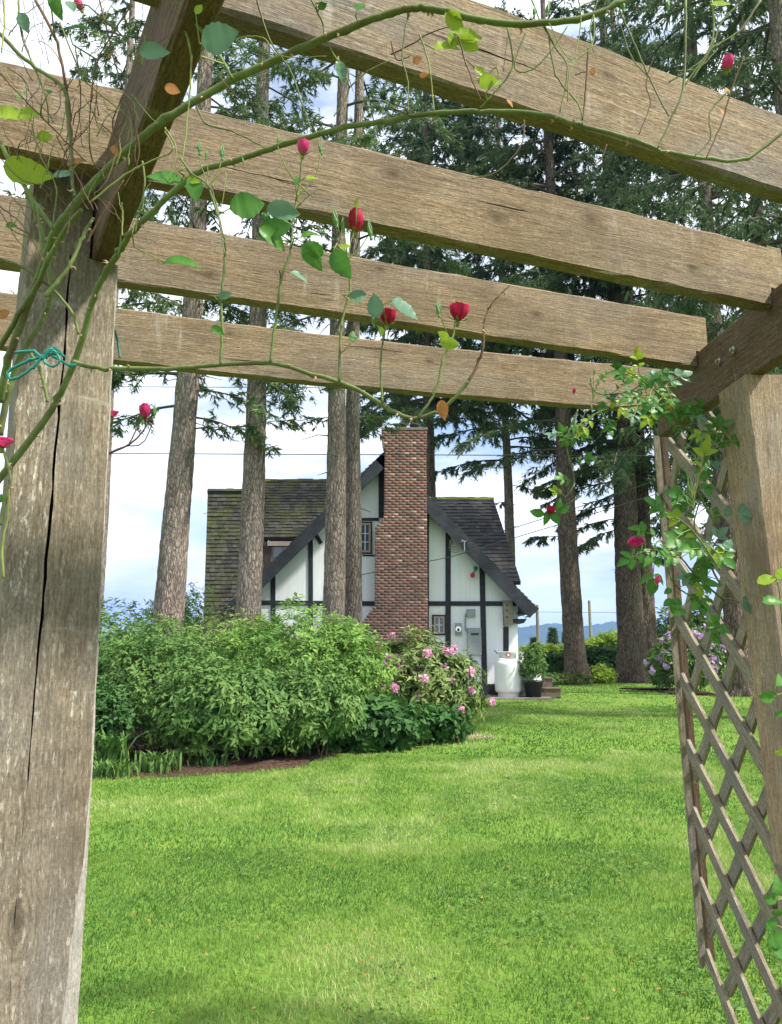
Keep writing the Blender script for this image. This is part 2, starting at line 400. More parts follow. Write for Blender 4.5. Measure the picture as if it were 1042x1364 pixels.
# ================================================================== the ground
m, t, b = newmat('grass_ground', .95, .1)
oc = objco(t)
big = noise(t, mapping(t, oc, (.25, .45, 1)), 1.0, 5, .6); mid = noise(t, oc, 2.2, 6, .65); fi = noise(t, mapping(t, oc, (60, 60, 60)), 1.0, 4, .7)
c = ramp(t, mid, [(.3, (.09, .18, .03)), (.5, (.14, .25, .04)), (.72, (.21, .31, .055))])
c = mixc(t, ramp(t, big, [(.42, (0,)*3), (.66, (.5,)*3)]), c, (.17, .29, .04))
c = mixc(t, .5, c, ramp(t, fi, [(.3, (.5,)*3), (.7, (1.35,)*3)]), 'MULTIPLY')
t.links.new(c, b.inputs['Base Color']); bump(t, b, fi, .6, .03)
M['ground'] = m
def ground_z(x, y):
    return 0.035*math.sin(x*.5+.6)*math.sin(y*.33) * min(1, max(0, (26-y)/8))
xs = list(np.linspace(-14, 16, 61)); ys = list(np.linspace(-4, 44, 97))
xs = [-7000, -600, -120, -40] + xs + [40, 120, 600, 7000]; ys = [-60, -15] + ys + [70, 150, 500, 1500, 7000]
V = [(x, y, ground_z(x, y) if abs(x) < 30 and -5 < y < 60 else 0) for y in ys for x in xs]
nx = len(xs)
F = [(j*nx+i, j*nx+i+1, (j+1)*nx+i+1, (j+1)*nx+i) for j in range(len(ys)-1) for i in range(nx-1)]
g = obj('ground', mesh('ground', V, F, True, [M['ground']])); tag(g, 'mown green lawn running from the pergola to the house', kind='structure')
# planting bed of bark mulch under the shrubs
def bed(name, px, back, label):
    pts = [PH(x, y, 0) for x, y in px]; top = [Vector((p.x, p.y, ground_z(p.x, p.y)+.03)) for p in pts]
    bb = [Vector((x, y, .03)) for x, y in back]
    V = top + bb; n = len(V)
    c = sum((Vector(v) for v in V), Vector())/n
    rings = [[(c + (v-c)*k) + Vector((0, 0, (.05*(1-k)) if k < 1 else -.03)) for v in V] for k in (1.03, 1, .9, .7, .4)]
    VV = [v for r_ in rings for v in r_] + [c+Vector((0, 0, .05))]
    for k in range(n, len(VV)): VV[k] = VV[k] + Vector((random.uniform(-.03,.03), random.uniform(-.03,.03), random.uniform(-.01,.02)))
    F = [(j*n+i, j*n+(i+1)%n, (j+1)*n+(i+1)%n, (j+1)*n+i) for j in range(4) for i in range(n)]
    F += [(4*n+i, 4*n+(i+1)%n, 5*n) for i in range(n)]
    o = obj(name, mesh(name, VV, F, False, [M['soil']])); tag(o, label, kind='structure'); return o
e = spline([(60,1040),(130,1037),(220,1034),(330,1029),(400,1021),(432,1008),(480,998),(560,992),(610,983),(625,970)], 4)
bed('planting_bed', [tuple(q) for q in e], [(1.6, 17.5), (1.4, 20), (-2, 20.5), (-9, 20), (-9.5, 13), (-6, 9.5)], 'dark bark mulch bed under the shrubs in front of the house')
e = spline([(715,904),(760,906),(800,905),(840,906),(868,907)], 4)
bed('far_bed', [tuple(q) for q in e], [(14, 34), (13, 37), (4, 37)], 'mulch bed under the big firs at the far lawn edge')
bed('side_bed', [(868,916),(880,923),(900,925),(930,926),(960,928)], [(10.2, 25), (10.2, 28), (8, 28)], 'mulch bed under the lilac rhododendron')
# made-up earth path, out of view, added to darken light bounced under the rafters
V = []; F = []; pw = [(-7, .9), (-4, 1.0), (-1.5, 1.15), (.4, 1.35), (1.4, 1.3), (2.1, .9), (2.45, .35)]
for y_, w_ in pw:
    for k in range(13):
        u_ = -1+2*k/12; V.append((.15+u_*w_*1.25+random.uniform(-.03, .03), y_+random.uniform(-.05, .05), ground_z(0, y_)+.035-.04*abs(u_)**6+random.uniform(0, .006)))
for j in range(len(pw)-1):
    for k in range(12): a = j*13+k; F.append((a, a+1, a+14, a+13))
tag(obj('path', mesh('path', V, F, True, [M['soil']])), 'added unseen brown earth strip under the pergola that cuts the green bounce light', kind='structure')
# ================================================================== pergola
ZR = EYE + .90      # underside of the rafters
ZP = EYE + .76      # underside of the side beams
perg = empty('pergola', (0, 1.6, 0), 'weathered brown timber rose pergola framing the view, on two thick posts with lattice', 'pergola')
def timber_mesh(name, L, T, Hh, mat, segs=40, wob=.0018, bev=.004, seed=0, notch=0):
    """beam along +X, thickness T in Y (0..T), height 0..Hh, eased and slightly uneven edges"""
    sec = [(0, bev), (0, Hh-bev), (bev, Hh), (T-bev, Hh), (T, Hh-bev), (T, bev), (T-bev, 0), (bev, 0)]
    n = 8; V = []; rr = np.random.default_rng(seed)
    sag = rr.uniform(-.004, .004) if seed != 3 else -.018
    for i in range(segs+1):
        x = L*i/segs
        dz = sag*math.sin(math.pi*i/segs) 
        for k, (y, z) in enumerate(sec):
            w = wob*(.4 if 0 < k < 1 else 1)
            V.append((x, y+rr.normal(0, w*.5), z+dz+rr.normal(0, w*.5)))
    F = [(j*n+k, (j+1)*n+k, (j+1)*n+(k+1)%n, j*n+(k+1)%n) for j in range(segs) for k in range(n)]
    F += [tuple(range(n)), tuple(range(segs*n+n-1, segs*n-1, -1))]
    if notch:   # tongue that passes over the side beam
        b0 = len(V); x0, x1 = L-.001, L+notch; z0 = .055
        for x in (x0, x1):
            for y, z in ((0.001, z0), (0.001, Hh-.001), (T-.001, Hh-.001), (T-.001, z0)): V.append((x, y, z))
        F += [(b0, b0+4, b0+5, b0+1), (b0+1, b0+5, b0+6, b0+2), (b0+2, b0+6, b0+7, b0+3), (b0+3, b0+7, b0+4, b0), (b0+4, b0+7, b0+6, b0+5)]
    return mesh(name, V, F, False, [mat])
RH, RT = .178, .040
bx0, by0 = 1.03, 1.9; bx1, by1 = .985, 2.66
def beam_x(y): return bx0 + (bx1-bx0)*(y-by0)/(by1-by0)
for i, (a, b_, mt) in enumerate([((285, 10), (1042, 255), 'rafter1'), ((0, 197), (1028, 408), 'rafter2'), ((0, 350), (926, 488), 'rafter3'), ((152, 476), (870, 548), 'rafter4')]):
    p, q = PH(*a, ZR), PH(*b_, ZR); d = (q-p).normalized()
    xe = 1.0
    for _ in range(5):
        k = (beam_x(p.y + d.y*(xe-p.x)/d.x) - p.x)/d.x; xe = beam_x(p.y+d.y*k)
    e = p + d*((xe-.003-p.x)/d.x); s = p + d*((-1.35-p.x)/d.x)
    L = (e-s).length
    o = obj('rafter', timber_mesh('rafter', L, RT, RH, M[mt], 44, .0022, .005, i, .05 if i < 3 else .10), perg, s, (0, 0, math.atan2(d.y, d.x)))
# move knots: grain coordinates start at the rafter's left end, so shift the mesh origin to the middle
for o in [c for c in perg.children if c.name.startswith('rafter')]:
    sh = 1.35; me = o.data
    me.transform(Matrix.Translation((-sh, 0, 0))); o.location = o.location + Vector((math.cos(o.rotation_euler.z)*sh, math.sin(o.rotation_euler.z)*sh, 0))
for o in [c for c in perg.children if c.name.startswith('rafter')]:
    a_ = o.rotation_euler.z; ux = Vector((math.cos(a_), math.sin(a_), 0)); uy = Vector((-math.sin(a_), math.cos(a_), 0)); o0 = o.location + perg.location
    for k in range(2):      # short open drying checks in the face
        x0 = random.uniform(-.7, .9); z0 = random.uniform(.03, .15); L_ = random.uniform(.08, .26); mb = MB(); pts = []
        for j in range(7): pts.append(o0 + ux*(x0+L_*j/6) - uy*.0003 + Vector((0, 0, z0+random.uniform(-.0015, .0015))))
        mb.tube(pts, [.0002, .0006, .0008, .0009, .0008, .0005, .0002], 6); c_ = mb.build('crack', M['crack'], None); c_.parent = o
        c_.matrix_parent_inverse = (Matrix.Translation(perg.location) @ Matrix.Translation(o.location) @ Matrix.Rotation(a_, 4, 'Z')).inverted()
# right side beam
def beam_between(name, p, q, T, Hh, mat, parent, segs=30, seed=0):
    p, q = Vector(p), Vector(q); d = q-p; L = d.length
    return obj(name, timber_mesh(name, L, T, Hh, mat, segs, .0016, .004, seed), parent, p, (0, 0, math.atan2(d.y, d.x)))
# beam body sits outside (+X side) of the line: run it from far to near so +Y local points to +X world
dirb = Vector((bx0-bx1, by0-by1, 0)).normalized()
rb = beam_between('side_beam', (bx1-dirb.x*.09, by1-dirb.y*.09, ZP), (bx1+dirb.x*3.0, by1+dirb.y*3.0, ZP), .04, .19, M['beam'], perg, 30, 11)
# left side beam: runs from the left post over the camera
la = Vector((-.585, 1.415, ZP)); lb = Vector((-.281, .868, ZP)); dl = (la-lb).normalized()
ls = la + dl*.17
lb2 = la - dl*1.6
beam_between('side_beam', ls, lb2, .042, .19, M['beam'], perg, 26, 12)
for (px, py) in ((977, 466), (958, 481)):
    # bolt heads on the face of the right beam
    d = ray(px, py); Y = 2.2
    for _ in range(6): Y = (beam_x(Y)-.004)*d.y/d.x
    c = P(px, py, Y)
    mb = MB(); mb.tube([c+Vector((.004, 0, 0)), c-Vector((.002, 0, 0))], .011, 16); mb.tube([c-Vector((.002, 0, 0)), c-Vector((.010, 0, 0))], .0065, 6)
    mb.build('bolt', M['steel'], perg)
# left post, lofted with its long drying crack and the split corner
ul = Vector((.857, .515, 0)); un = Vector((.515, -.857, 0))      # across the front face, towards the camera
pl0 = Vector((-.695, 1.37, 0)); WP = .167
def lean_l(z): return Vector((.030*(1 - z/2.2), 0, 0))
zs = list(np.linspace(-.1, EYE+.76, 70))
V = []; fmi = []
cr = spline([(2.3, .078, .0012), (2.0, .076, .0021), (1.7, .070, .0026), (1.5, .066, .0021), (1.3, .062, .0013), (1.16, .059, .0006), (1.1, .055, .0)], 8)[::-1]
sp = spline([(1.25, .0), (1.1, .006), (.95, .022), (.86, .026), (.7, .040), (.3, .05), (-.2, .05)], 6)[::-1]
rr = np.random.default_rng(3)
for z in zs:
    cx_, cw = np.interp(z, cr[:, 0], cr[:, 1]), np.interp(z, cr[:, 0], cr[:, 2])
    cx_ += rr.normal(0, .0006)
    s_ = max(.003, np.interp(z, sp[:, 0], sp[:, 1]) + rr.normal(0, .0015))
    sec = [(.003, 0), (cx_-cw, 0), (cx_, -.035 if cw > .0005 else -.0005), (cx_+cw, 0), (WP-s_, 0), (WP-.0+.0, -s_*.55), (WP, -WP+.003), (WP-.003, -WP), (.003, -WP), (0, -WP+.003), (0, -.003)]
    w = .0007
    for (u, n_) in sec:
        V.append(pl0 + lean_l(z) + ul*(u+rr.normal(0, w)) + un*(n_+rr.normal(0, w)) + Vector((0, 0, z)))
n = 11; F = []
for j in range(len(zs)-1):
    for k in range(n):
        F.append((j*n+k, j*n+(k+1)%n, (j+1)*n+(k+1)%n, (j+1)*n+k)); fmi.append(1 if k == 4 else (2 if k in (1, 2) else 0))
F += [tuple(range((len(zs)-1)*n, len(zs)*n))]; fmi.append(0)
# upper cheek of the post beside the beam
zt0, zt1 = zs[-1]-.001, EYE+.94
b0 = len(V)
for z in (zt0, zt1):
    for (u, n_) in ((.002, -.001), (.112, -.001), (.112, -WP+.002), (.002, -WP+.002)): V.append(pl0+ul*u+un*n_+Vector((0, 0, z)))
F += [(b0, b0+1, b0+5, b0+4), (b0+1, b0+2, b0+6, b0+5), (b0+2, b0+3, b0+7, b0+6), (b0+3, b0, b0+4, b0+7), (b0+4, b0+5, b0+6, b0+7)]; fmi += [0]*5
ang = math.atan2(ul.y, ul.x)
me = mesh('post', V, F, False, [M['post_l'], M['pale_split'], M['crack']], fmi)
o = obj('post', me, perg); c0 = pl0+ul*WP/2
me.transform(Matrix.Rotation(-ang, 4, 'Z') @ Matrix.Translation(-c0)); o.location = c0 - perg.location; o.rotation_euler = (0, 0, ang)
o['label'] = 'left post with a long dark drying crack and pale split corner'
# right post: square, leaning outwards a little
def lean_r(z): return .085*(1-z/2.2)-.006
V = []; zs2 = list(np.linspace(-.1, ZP, 50)); WR = .172
for z in zs2:
    q = [(0, .004), (.004, 0), (WR-.004, 0), (WR, .004), (WR, WR-.004), (WR-.004, WR), (.004, WR), (0, WR-.004)]
    for (x, y) in q: V.append((x+lean_r(z)+rr.normal(0, .0006), y+rr.normal(0, .0006), z))
F = [(j*8+k, j*8+(k+1)%8, (j+1)*8+(k+1)%8, (j+1)*8+k) for j in range(len(zs2)-1) for k in range(8)]
F += [tuple(range((len(zs2)-1)*8, len(zs2)*8))]
V = [(x-.08, y-.08, z) for x, y, z in V]
obj('post', mesh('post', V, F, False, [M['post_r']]), perg, (1.006+.08, 2.092+.08, 0), (0, 0, R(1.5)))['label'] = 'right post with reddish brown inner face'
# lattice under the right beam, beyond the right post
ZB = .40; Y0, Y1 = 2.2, 2.84; ZT = EYE+.74
def xl(z): return 1.018 + .062*(1-z/2.2)
LB = M['slat']
def slat(parent, p, q, w, th, mat, name='slat'):
    """strip from p to q lying in the lattice plane, width w, thickness th"""
    p, q = Vector(p), Vector(q); d = q-p; L = d.length
    V = []
    for i in range(9):
        for (y, z) in ((-th/2, -w/2), (th/2, -w/2), (th/2, w/2), (-th/2, w/2)):
            V.append((L*i/8, y+rr.normal(0, .0006), z+rr.normal(0, .0012)))
    F = [(j*4+k, (j+1)*4+k, (j+1)*4+(k+1)%4, j*4+(k+1)%4) for j in range(8) for k in range(4)] + [(0, 1, 2, 3), (35, 34, 33, 32)]
    me = mesh(name, V, F, False, [mat])
    X = d.normalized(); Yv = Vector((1, 0, 0)); Yv = (Yv - X*Yv.dot(X)).normalized(); Zv = X.cross(Yv)
    o = bpy.data.objects.new(name, me); COL.objects.link(o); o.parent = parent
    mw = Matrix((X, Yv, Zv)).transposed().to_4x4(); mw.translation = p - parent.location
    o.matrix_basis = mw; return o
slat(perg, (xl(ZB)-.010, Y1+.012, ZB-.02), (xl(ZT)-.010, Y1+.012, ZT+.05), .012, .020, LB, 'edge_strip')
slat(perg, (xl(ZB)+.022, Y1+.030, ZB-.0), (xl(ZT)+.022, Y1+.030, ZT+.05), .036, .020, M['beam'], 'lattice_frame')
sp_ = .228
for i in range(-1, 14):          # front layer: falls towards the camera
    z1 = ZB+.03+i*sp_; y_far, y_near = Y1, 2.2
    SL = .78; za, zb = z1, z1-SL*(y_far-y_near)
    if za < ZB: continue
    if za > ZT: y_far -= (za-ZT)/SL; za = ZT
    if y_far-y_near < .08: continue
    slat(perg, (xl(za), y_far, za), (xl(zb), y_near, zb), .044, .011, LB)
for i in range(-4, 13):          # rear layer: rises towards the camera
    z1 = ZB-.03+(i-.5)*.252; y_far, y_near = Y1, 2.2
    za, zb = z1, z1+(y_far-y_near)
    if za < ZB-.04: y_far -= ZB-.04-za+(.10 if i == -2 else 0); za = z1+(Y1-y_far)
    if zb > ZT: y_near += zb-ZT; zb = ZT
    if y_far-y_near < .12: continue
    slat(perg, (xl(za)+.017, y_far, za), (xl(zb)+.017, y_near, zb), .044, .011, LB)
# ================================================================== trees
def trunk_mesh(pts, rads, mat, n=56, rows=170, ridge=.06, flare=0, seed=0, lobes=5):
    """world-space centre line pts, radii; furrowed bark as relief"""
    A = spline([(*p, r) for p, r in zip(pts, rads)], 8)
    s = np.linspace(0, len(A)-1, rows); C = np.stack([np.interp(s, np.arange(len(A)), A[:, k]) for k in range(4)], 1)
    th = np.linspace(0, 2*np.pi, n, endpoint=False)
    ct, st = np.cos(th), np.sin(th)
    q = np.stack([np.repeat(C[:, 2], n)*1.0, np.tile(ct, rows), np.tile(st, rows)], 1)
    rad = np.repeat(C[:, 3], n)
    p3 = np.stack([q[:, 1]*rad*16, q[:, 2]*rad*16, q[:, 0]*3.0], 1)
    nz = vnoise(p3+vnoise(p3*.5, seed+5)[:, None]*1.5, seed); nz2 = vnoise(p3*2.3, seed+1)
    rel = np.clip(1.6*np.abs(nz*2-1), 0, 1)*.75 + nz2*.25
    lob = 0
    if flare:
        h = np.clip(1-(q[:, 0])/flare, 0, 1)**2
        lob = h*(.25*np.sin(np.tile(th, rows)*lobes+seed)+.33)
    rr_ = rad*(1+lob+.05*np.sin(np.tile(th, rows)*2+q[:, 0]*.4)) + ridge*rad*(rel-.5)*1.5
    V = np.stack([np.repeat(C[:, 0], n)+q[:, 1]*rr_, np.repeat(C[:, 1], n)+q[:, 2]*rr_, q[:, 0]], 1)
    j, k = np.meshgrid(np.arange(rows-1), np.arange(n), indexing='ij')
    j = j.ravel(); k = k.ravel()
    F = np.stack([j*n+k, j*n+(k+1) % n, (j+1)*n+(k+1) % n, (j+1)*n+k], 1)
    return npmesh('trunk', V, F, mat, True, rel)
def in_view(p, m=170):
    d = Vector(p) - Vector((0, 0, EYE))
    f = d.y*CP + d.z*SP; u = d.z*CP - d.y*SP
    if f < .5: return False
    x = 521 + FPX*d.x/f; y = 682 - FPX*u/f
    return -m < x < 1042+m and -m-60 < y < 1364
def unit(a): return a/np.maximum(np.linalg.norm(a, axis=-1, keepdims=True), 1e-6)
def needle_cloud(tw0, tw1, size, per, hang, rs, tints):
    """tw0,tw1 (n,3) twig ends -> feathered rhombs along each twig"""
    n = len(tw0); k = per
    t = (np.arange(k)[None, :]+rs.random((n, k)))/k
    base = tw0[:, None, :] + (tw1-tw0)[:, None, :]*t[..., None]
    d = unit(tw1-tw0)[:, None, :]
    side = unit(np.cross(np.broadcast_to(d, base.shape), np.array([0, 0, 1.])) + rs.normal(0, .25, base.shape))
    sg = np.where(rs.random((n, k)) < .5, -1, 1)[..., None]
    dirn = unit(d*.75 + side*sg*.75 + rs.normal(0, .22, base.shape) + np.array([0, 0, -hang]))
    L = size*(.6+.8*rs.random((n, k)))[..., None]*(1.1-.5*t[..., None])
    wv = unit(np.cross(dirn, rs.normal(0, 1, base.shape)))*L*.125
    V = np.stack([base-wv, base+wv, base+dirn*L], 2).reshape(-1, 3)
    m_ = n*k
    F = np.arange(m_*3).reshape(-1, 3)
    ti = np.repeat(np.clip(np.repeat(tints, k)+rs.normal(0, .16, m_), 0, 1), 3)
    return V, F, ti
TREES = []
def conifer(name, base, label, H, r0, zlo, zhi, nb, Lmax, bark, needle, lean=(0, 0), seed=1, size=.16, dens=1.0, droop=.35, flare=0, az=None, extra=(), group='tall conifers around the house', tz=None, per=11, hang=.35, rtop=.25, dead=16):
    rs = np.random.default_rng(seed)
    x0, y0 = base
    root = empty(name, (x0, y0, 0), label, 'tree', group)
    zz = np.linspace(-.2, H, 8)
    pts = [(x0+lean[0]*z+.05*math.sin(z*.35+seed), y0+lean[1]*z, z) for z in zz]
    rads = [r0*(1-(1-rtop)*(z/H)) if z > 0 else r0*1.02 for z in zz]
    o = obj('trunk', trunk_mesh(pts, rads, bark, 48 if y0 < 22 else 36, int(60+H*7), .07, flare, seed), root)
    T0, T1, TI = [], [], []; limbs = MB()
    def cx(z): return np.array([np.interp(z, zz, [p[0] for p in pts]), np.interp(z, zz, [p[1] for p in pts]), z])
    specs = []
    for i in range(nb):
        z = zlo + (zhi-zlo)*(i+rs.random())/nb
        a = rs.uniform(0, 2*math.pi) if az is None else rs.normal(az[0], az[1])
        L = Lmax*(1-.35*(z-zlo)/(H-zlo))*rs.uniform(.55, 1.05)
        specs.append((z, a, L, droop*rs.uniform(.6, 1.4)))
    specs += list(extra)
    for (z, a, L, dr) in specs:
        c = cx(z); d = np.array([math.cos(a), math.sin(a), 0]); nrm = np.array([-d[1], d[0], 0])
        tip = c + d*L + np.array([0, 0, -dr*L])
        if not (in_view(tip) or in_view(c+d*L*.5) or in_view(c)): continue
        S_ = np.linspace(0, 1, 8); wob = rs.normal(0, .02*L, 8)
        path = np.array([c + d*L*s + nrm*wob[k]*s + np.array([0, 0, L*(.10*s - dr*1.3*s*s + dr*.25*s**3)]) for k, s in enumerate(S_)])
        limbs.tube([tuple(p) for p in path], [max(.008, .02*L*(1-.9*s)*.75) for s in S_], 5, cap=False)
        nt_ = max(6, int(L*11*dens)); s = np.clip(rs.beta(1.3, 1.0, nt_)*.9+.12, 0, 1)
        b0 = np.stack([np.interp(s, S_, path[:, k]) for k in range(3)], 1)
        sg = np.where(np.arange(nt_) % 2 == 0, 1, -1)
        tl = (.22 + .42*L*.35*np.sin(np.clip(s, .1, 1)*2.6))*rs.uniform(.5, 1.2, nt_)
        dn = unit(d[None, :]*.7 + nrm[None, :]*sg[:, None]*rs.uniform(.4, 1.1, nt_)[:, None] + np.array([0, 0, -1.])*rs.uniform(.0, .9, nt_)[:, None]*(.4+hang))
        e0 = b0+dn*tl[:, None]
        tcol = np.full(nt_, rs.uniform(.2, .75))+rs.normal(0, .12, nt_)
        T0.append(b0); T1.append(e0); TI.append(tcol)
        # hanging secondary sprays
        m_ = int(nt_*1.6); idx = rs.integers(0, nt_, m_); u = rs.uniform(.3, 1, m_)[:, None]
        b1 = b0[idx]+(e0[idx]-b0[idx])*u
        e1 = b1 + unit(dn[idx]*.6+rs.normal(0, .45, (m_, 3))+np.array([0, 0, -hang*1.5]))*(rs.uniform(.14, .4, m_)*min(1.2, .4+L*.18))[:, None]
        T0.append(b1); T1.append(e1); TI.append(tcol[idx])
    for i in range(dead):       # bare dead stubs on the lower stem
        z = rs.uniform(max(3, zlo*.5), zhi*.8); a = rs.uniform(0, 6.28); c = cx(z); L = rs.uniform(.4, 1.2)
        limbs.tube([tuple(c), tuple(c+np.array([math.cos(a)*L*.5, math.sin(a)*L*.5, .05])), tuple(c+np.array([math.cos(a)*L, math.sin(a)*L, -.1*L]))], [.022, .014, .005], 4, cap=False)
    if limbs.v: tag(limbs.build('branches', M['twig'], root, True), kind='stuff')
    if T0:
        V, F, ti = needle_cloud(np.concatenate(T0), np.concatenate(T1), size, per, hang*.5, rs, np.concatenate(TI))
        tag(obj('crown', npmesh('crown', V, F, needle, False, ti), root), kind='stuff')
    TREES.append((name, sum(len(a) for a in T0)*per))
    return root
def gx(px, Y): return (px-521)/ (FPX*CP - (682-870)*SP) * Y     # x of something standing on the ground at distance Y
pi = math.pi
conifer('conifer_tree', (gx(222, 17), 17), 'scaly brown trunk nearest the left post, leftmost of the tall trees', 24, .33, 7.6, 19, 44, 3.4, M['bark1'], M['needle1'], (.018, 0), 11, .16, 1.0, .30, .8,
        extra=[(7.6, pi*1.02, 2.6, .05), (8.0, -.1, 2.4, .5), (7.2, -.3, 2.0, .4), (8.3, 2.9, 3.0, .45), (8.9, .2, 2.2, .6), (6.9, 2.7, 2.6, .2), (6.6, .1, 1.9, .45), (6.3, -.2, 1.6, .1)])
conifer('conifer_tree', (gx(328, 17.5), 17.5), 'straight grey trunk standing in front of the mossy left roof', 25, .29, 7.5, 21, 30, 2.9, M['bark1'], M['needle1'], (.001, 0), 12, .15, .9, .32, .5, extra=[(6.6, -.3, 1.1, .1)])
conifer('conifer_tree', (gx(440, 18), 18), 'left trunk of the close pair beside the brick chimney', 26, .265, 9.0, 22, 26, 3.0, M['bark1'], M['needle1'], (.010, 0), 13, .15, .9, .45, .5, extra=[(8.6, pi, 1.3, .9), (6.9, pi*.96, .95, .15)])
conifer('conifer_tree', (gx(468, 18.8), 18.8), 'slimmer right trunk of the close pair beside the brick chimney', 26, .22, 9.0, 22, 24, 3.0, M['bark1'], M['needle1'], (.003, 0), 14, .15, .9, .45, .5, extra=[(6.9, 0.1, 1.0, .0), (7.1, -.3, .9, .1)])
conifer('fir_tree', (gx(766, 31.5), 31.5), 'dark fir trunk rising from the far hedge, right of the house', 32, .42, 11.5, 30, 96, 5.8, M['bark2'], M['needle2'], (-.010, 0), 15, .24, .9, .35, 1.8, hang=.55, extra=[(5.9, pi, 1.6, .1), (9.6, 3.0, 4.2, .3), (10.4, .2, 3.2, .4), (10.8, 3.3, 4.4, .35)])
conifer('fir_tree', (gx(843, 33), 33), 'broad dark fir with a flared base at the far lawn edge', 33, .56, 9.0, 31, 92, 5.6, M['bark2'], M['needle2'], (.004, 0), 16, .25, .95, .35, 3.2, hang=.6, extra=[(8.5, pi, 3.4, .35), (7.6, pi*.9, 2.8, .4), (6.9, pi, 2.4, .35), (6.4, pi*1.1, 2.6, .5), (8.8, .2, 3, .4), (9.2, 3.3, 4, .35)])
conifer('fir_tree', (gx(862, 34), 34), 'slimmer fir close behind the broad flared fir', 33, .48, 8, 31, 64, 5.0, M['bark2'], M['needle3'], (.002, 0), 17, .25, .8, .4, 2.0, hang=.6, extra=[(6.8, 0, 1.4, .9), (6.0, .2, 1.2, .9)])
conifer('fir_tree', (gx(682, 36), 36), 'slender grey trunk behind the right end of the roof', 32, .26, 12.5, 31, 90, 5.0, M['bark1'], M['needle3'], (0, 0), 18, .25, .9, .4, 0, hang=.6, extra=[(11.8, pi, 3.8, .25), (10.9, .1, 3.8, .3), (10.2, 3.3, 3.6, .3), (9.0, .1, 1.6, .3), (11.2, 5.5, 3.5, .35), (8.2, 3.2, 1.2, .3)])
conifer('fir_tree', (gx(573, 34), 34), 'fir trunk rising just behind the brick chimney', 32, .28, 11.5, 31, 80, 4.6, M['bark2'], M['needle2'], (0, 0), 19, .25, .9, .4, 0, hang=.6)
conifer('spruce_tree', (9.0, 15.6), 'big spruce whose trunk shows above the right post', 25, .38, 6.2, 24, 90, 4.6, M['bark1'], M['needle2'], (-.006, 0), 20, .17, .95, .45, .5, hang=.75)
conifer('spruce_tree', (10.6, 24), 'dense dark spruce crown filling the sky behind the upper rafters', 30, .36, 10.5, 28, 70, 5.0, M['bark2'], M['needle2'], (0, 0), 21, .2, .95, .5, .5, hang=.8)
conifer('spruce_tree', (15.5, 30), 'dark spruce behind the lattice at the far right', 30, .45, 6, 29, 62, 5.2, M['bark2'], M['needle2'], (0, 0), 22, .24, .9, .5, 1.0, hang=.7)
conifer('spruce_tree', (2.0, 40), 'far dark spruce seen between the rafters over the chimney', 34, .4, 14, 33, 90, 5.0, M['bark2'], M['needle3'], (0, 0), 23, .27, .9, .5, 0, hang=.7)
conifer('spruce_tree', (-11.5, 30), 'distant spruce seen between the rafters over the left post', 31, .4, 15, 30, 50, 4.6, M['bark1'], M['needle1'], (0, 0), 24, .24, .8, .4, 0, hang=.5)
# ================================================================== house
YW = 23.5
house = empty('house', P(540, 920, YW)*1, 'white timber framed cottage with black beams, brick chimney and mossy shingle roofs', 'house')
house.location.z = 0
def wx(px, Y=YW): return P(px, 800, Y).x
def W2(px, py, Y=YW): p = P(px, py, Y); return (p.x, p.z)
def poly_wall(name, pts, y0, y1, mat, parent=house, label=None):
    mb = MB(); mb.prism([W2(*p) if p[1] is not None else (W2(p[0], 800)[0], 0) for p in pts], y0, y1); o = mb.build(name, mat, parent)
    return o
APX = (512, 607)
# gable wall (counter-clockwise from -Y): bottom-left, bottom-right, right eave, apex, left eave
poly_wall('wall', [(300, 928), (690, 928), (690, 806), APX, (300, 812)][::1], YW, YW+.2, M['plaster'])
mb = MB(); mb.box((W2(300, 800)[0], YW+.2, 0), (W2(300, 800)[0]+.2, YW+6, 2.6)); mb.box((W2(690, 800)[0]-.2, YW+.2, 0), (W2(690, 800)[0], YW+6, 2.7)); mb.build('wall', M['plaster'], house)
mb = MB(); mb.box((-6.1, 27.2, 0), (4.0, 27.4, 5.0)); mb.box((-6.1, 27.4, 0), (-5.9, 31, 5)); mb.box((3.8, 27.4, 0), (4.0, 31, 5)); mb.build('wall', M['plaster'], house)
# timbers as real boards 25 mm proud
def board(px0, py0, px1, py1, wpx, name='timber', y0=YW-.03, mat=None, horiz=False):
    a, b = Vector((*W2(px0, py0), 0)), Vector((*W2(px1, py1), 0)); d = (b-a).normalized(); n_ = Vector((-d.y, d.x, 0))*(wpx/1010*YW/2)
    pts = [a-n_, b-n_, b+n_, a+n_]
    ar = sum(pts[i].x*pts[(i+1) % 4].y - pts[(i+1) % 4].x*pts[i].y for i in range(4))
    if ar < 0: pts = pts[::-1]
    mb = MB(); mb.prism([(p.x, p.y) for p in pts], y0, YW-.001); return mb.build(name, mat or M['timber'], house)
for i, a in enumerate([(364, 928, 364, 752, 6), (414, 928, 414, 698, 6), (508, 690, 508, 612, 7), (569.5, 928, 569.5, 668, 4),
          (597, 928, 597, 700, 7), (646, 928, 642, 748, 7), (674, 928, 674, 835, 7)]): board(*a, y0=YW-.03)
for a in [(350, 803, 499, 804, 6), (571, 804, 691, 804, 6), (430, 692, 505, 692, 4), (331, 803, 350, 803, 6)]: board(*a, y0=YW-.036)
for a in [(417, 706, 428, 724, 5), (455, 770, 461, 800, 5), (483, 740, 505, 740, 2)]: board(*a, y0=YW-.025)
mb = MB(); mb.box((wx(571), YW-.05, 0), (wx(692), YW-.0375, P(640, 911, YW).z)); mb.build('plinth', M['timber'], house)
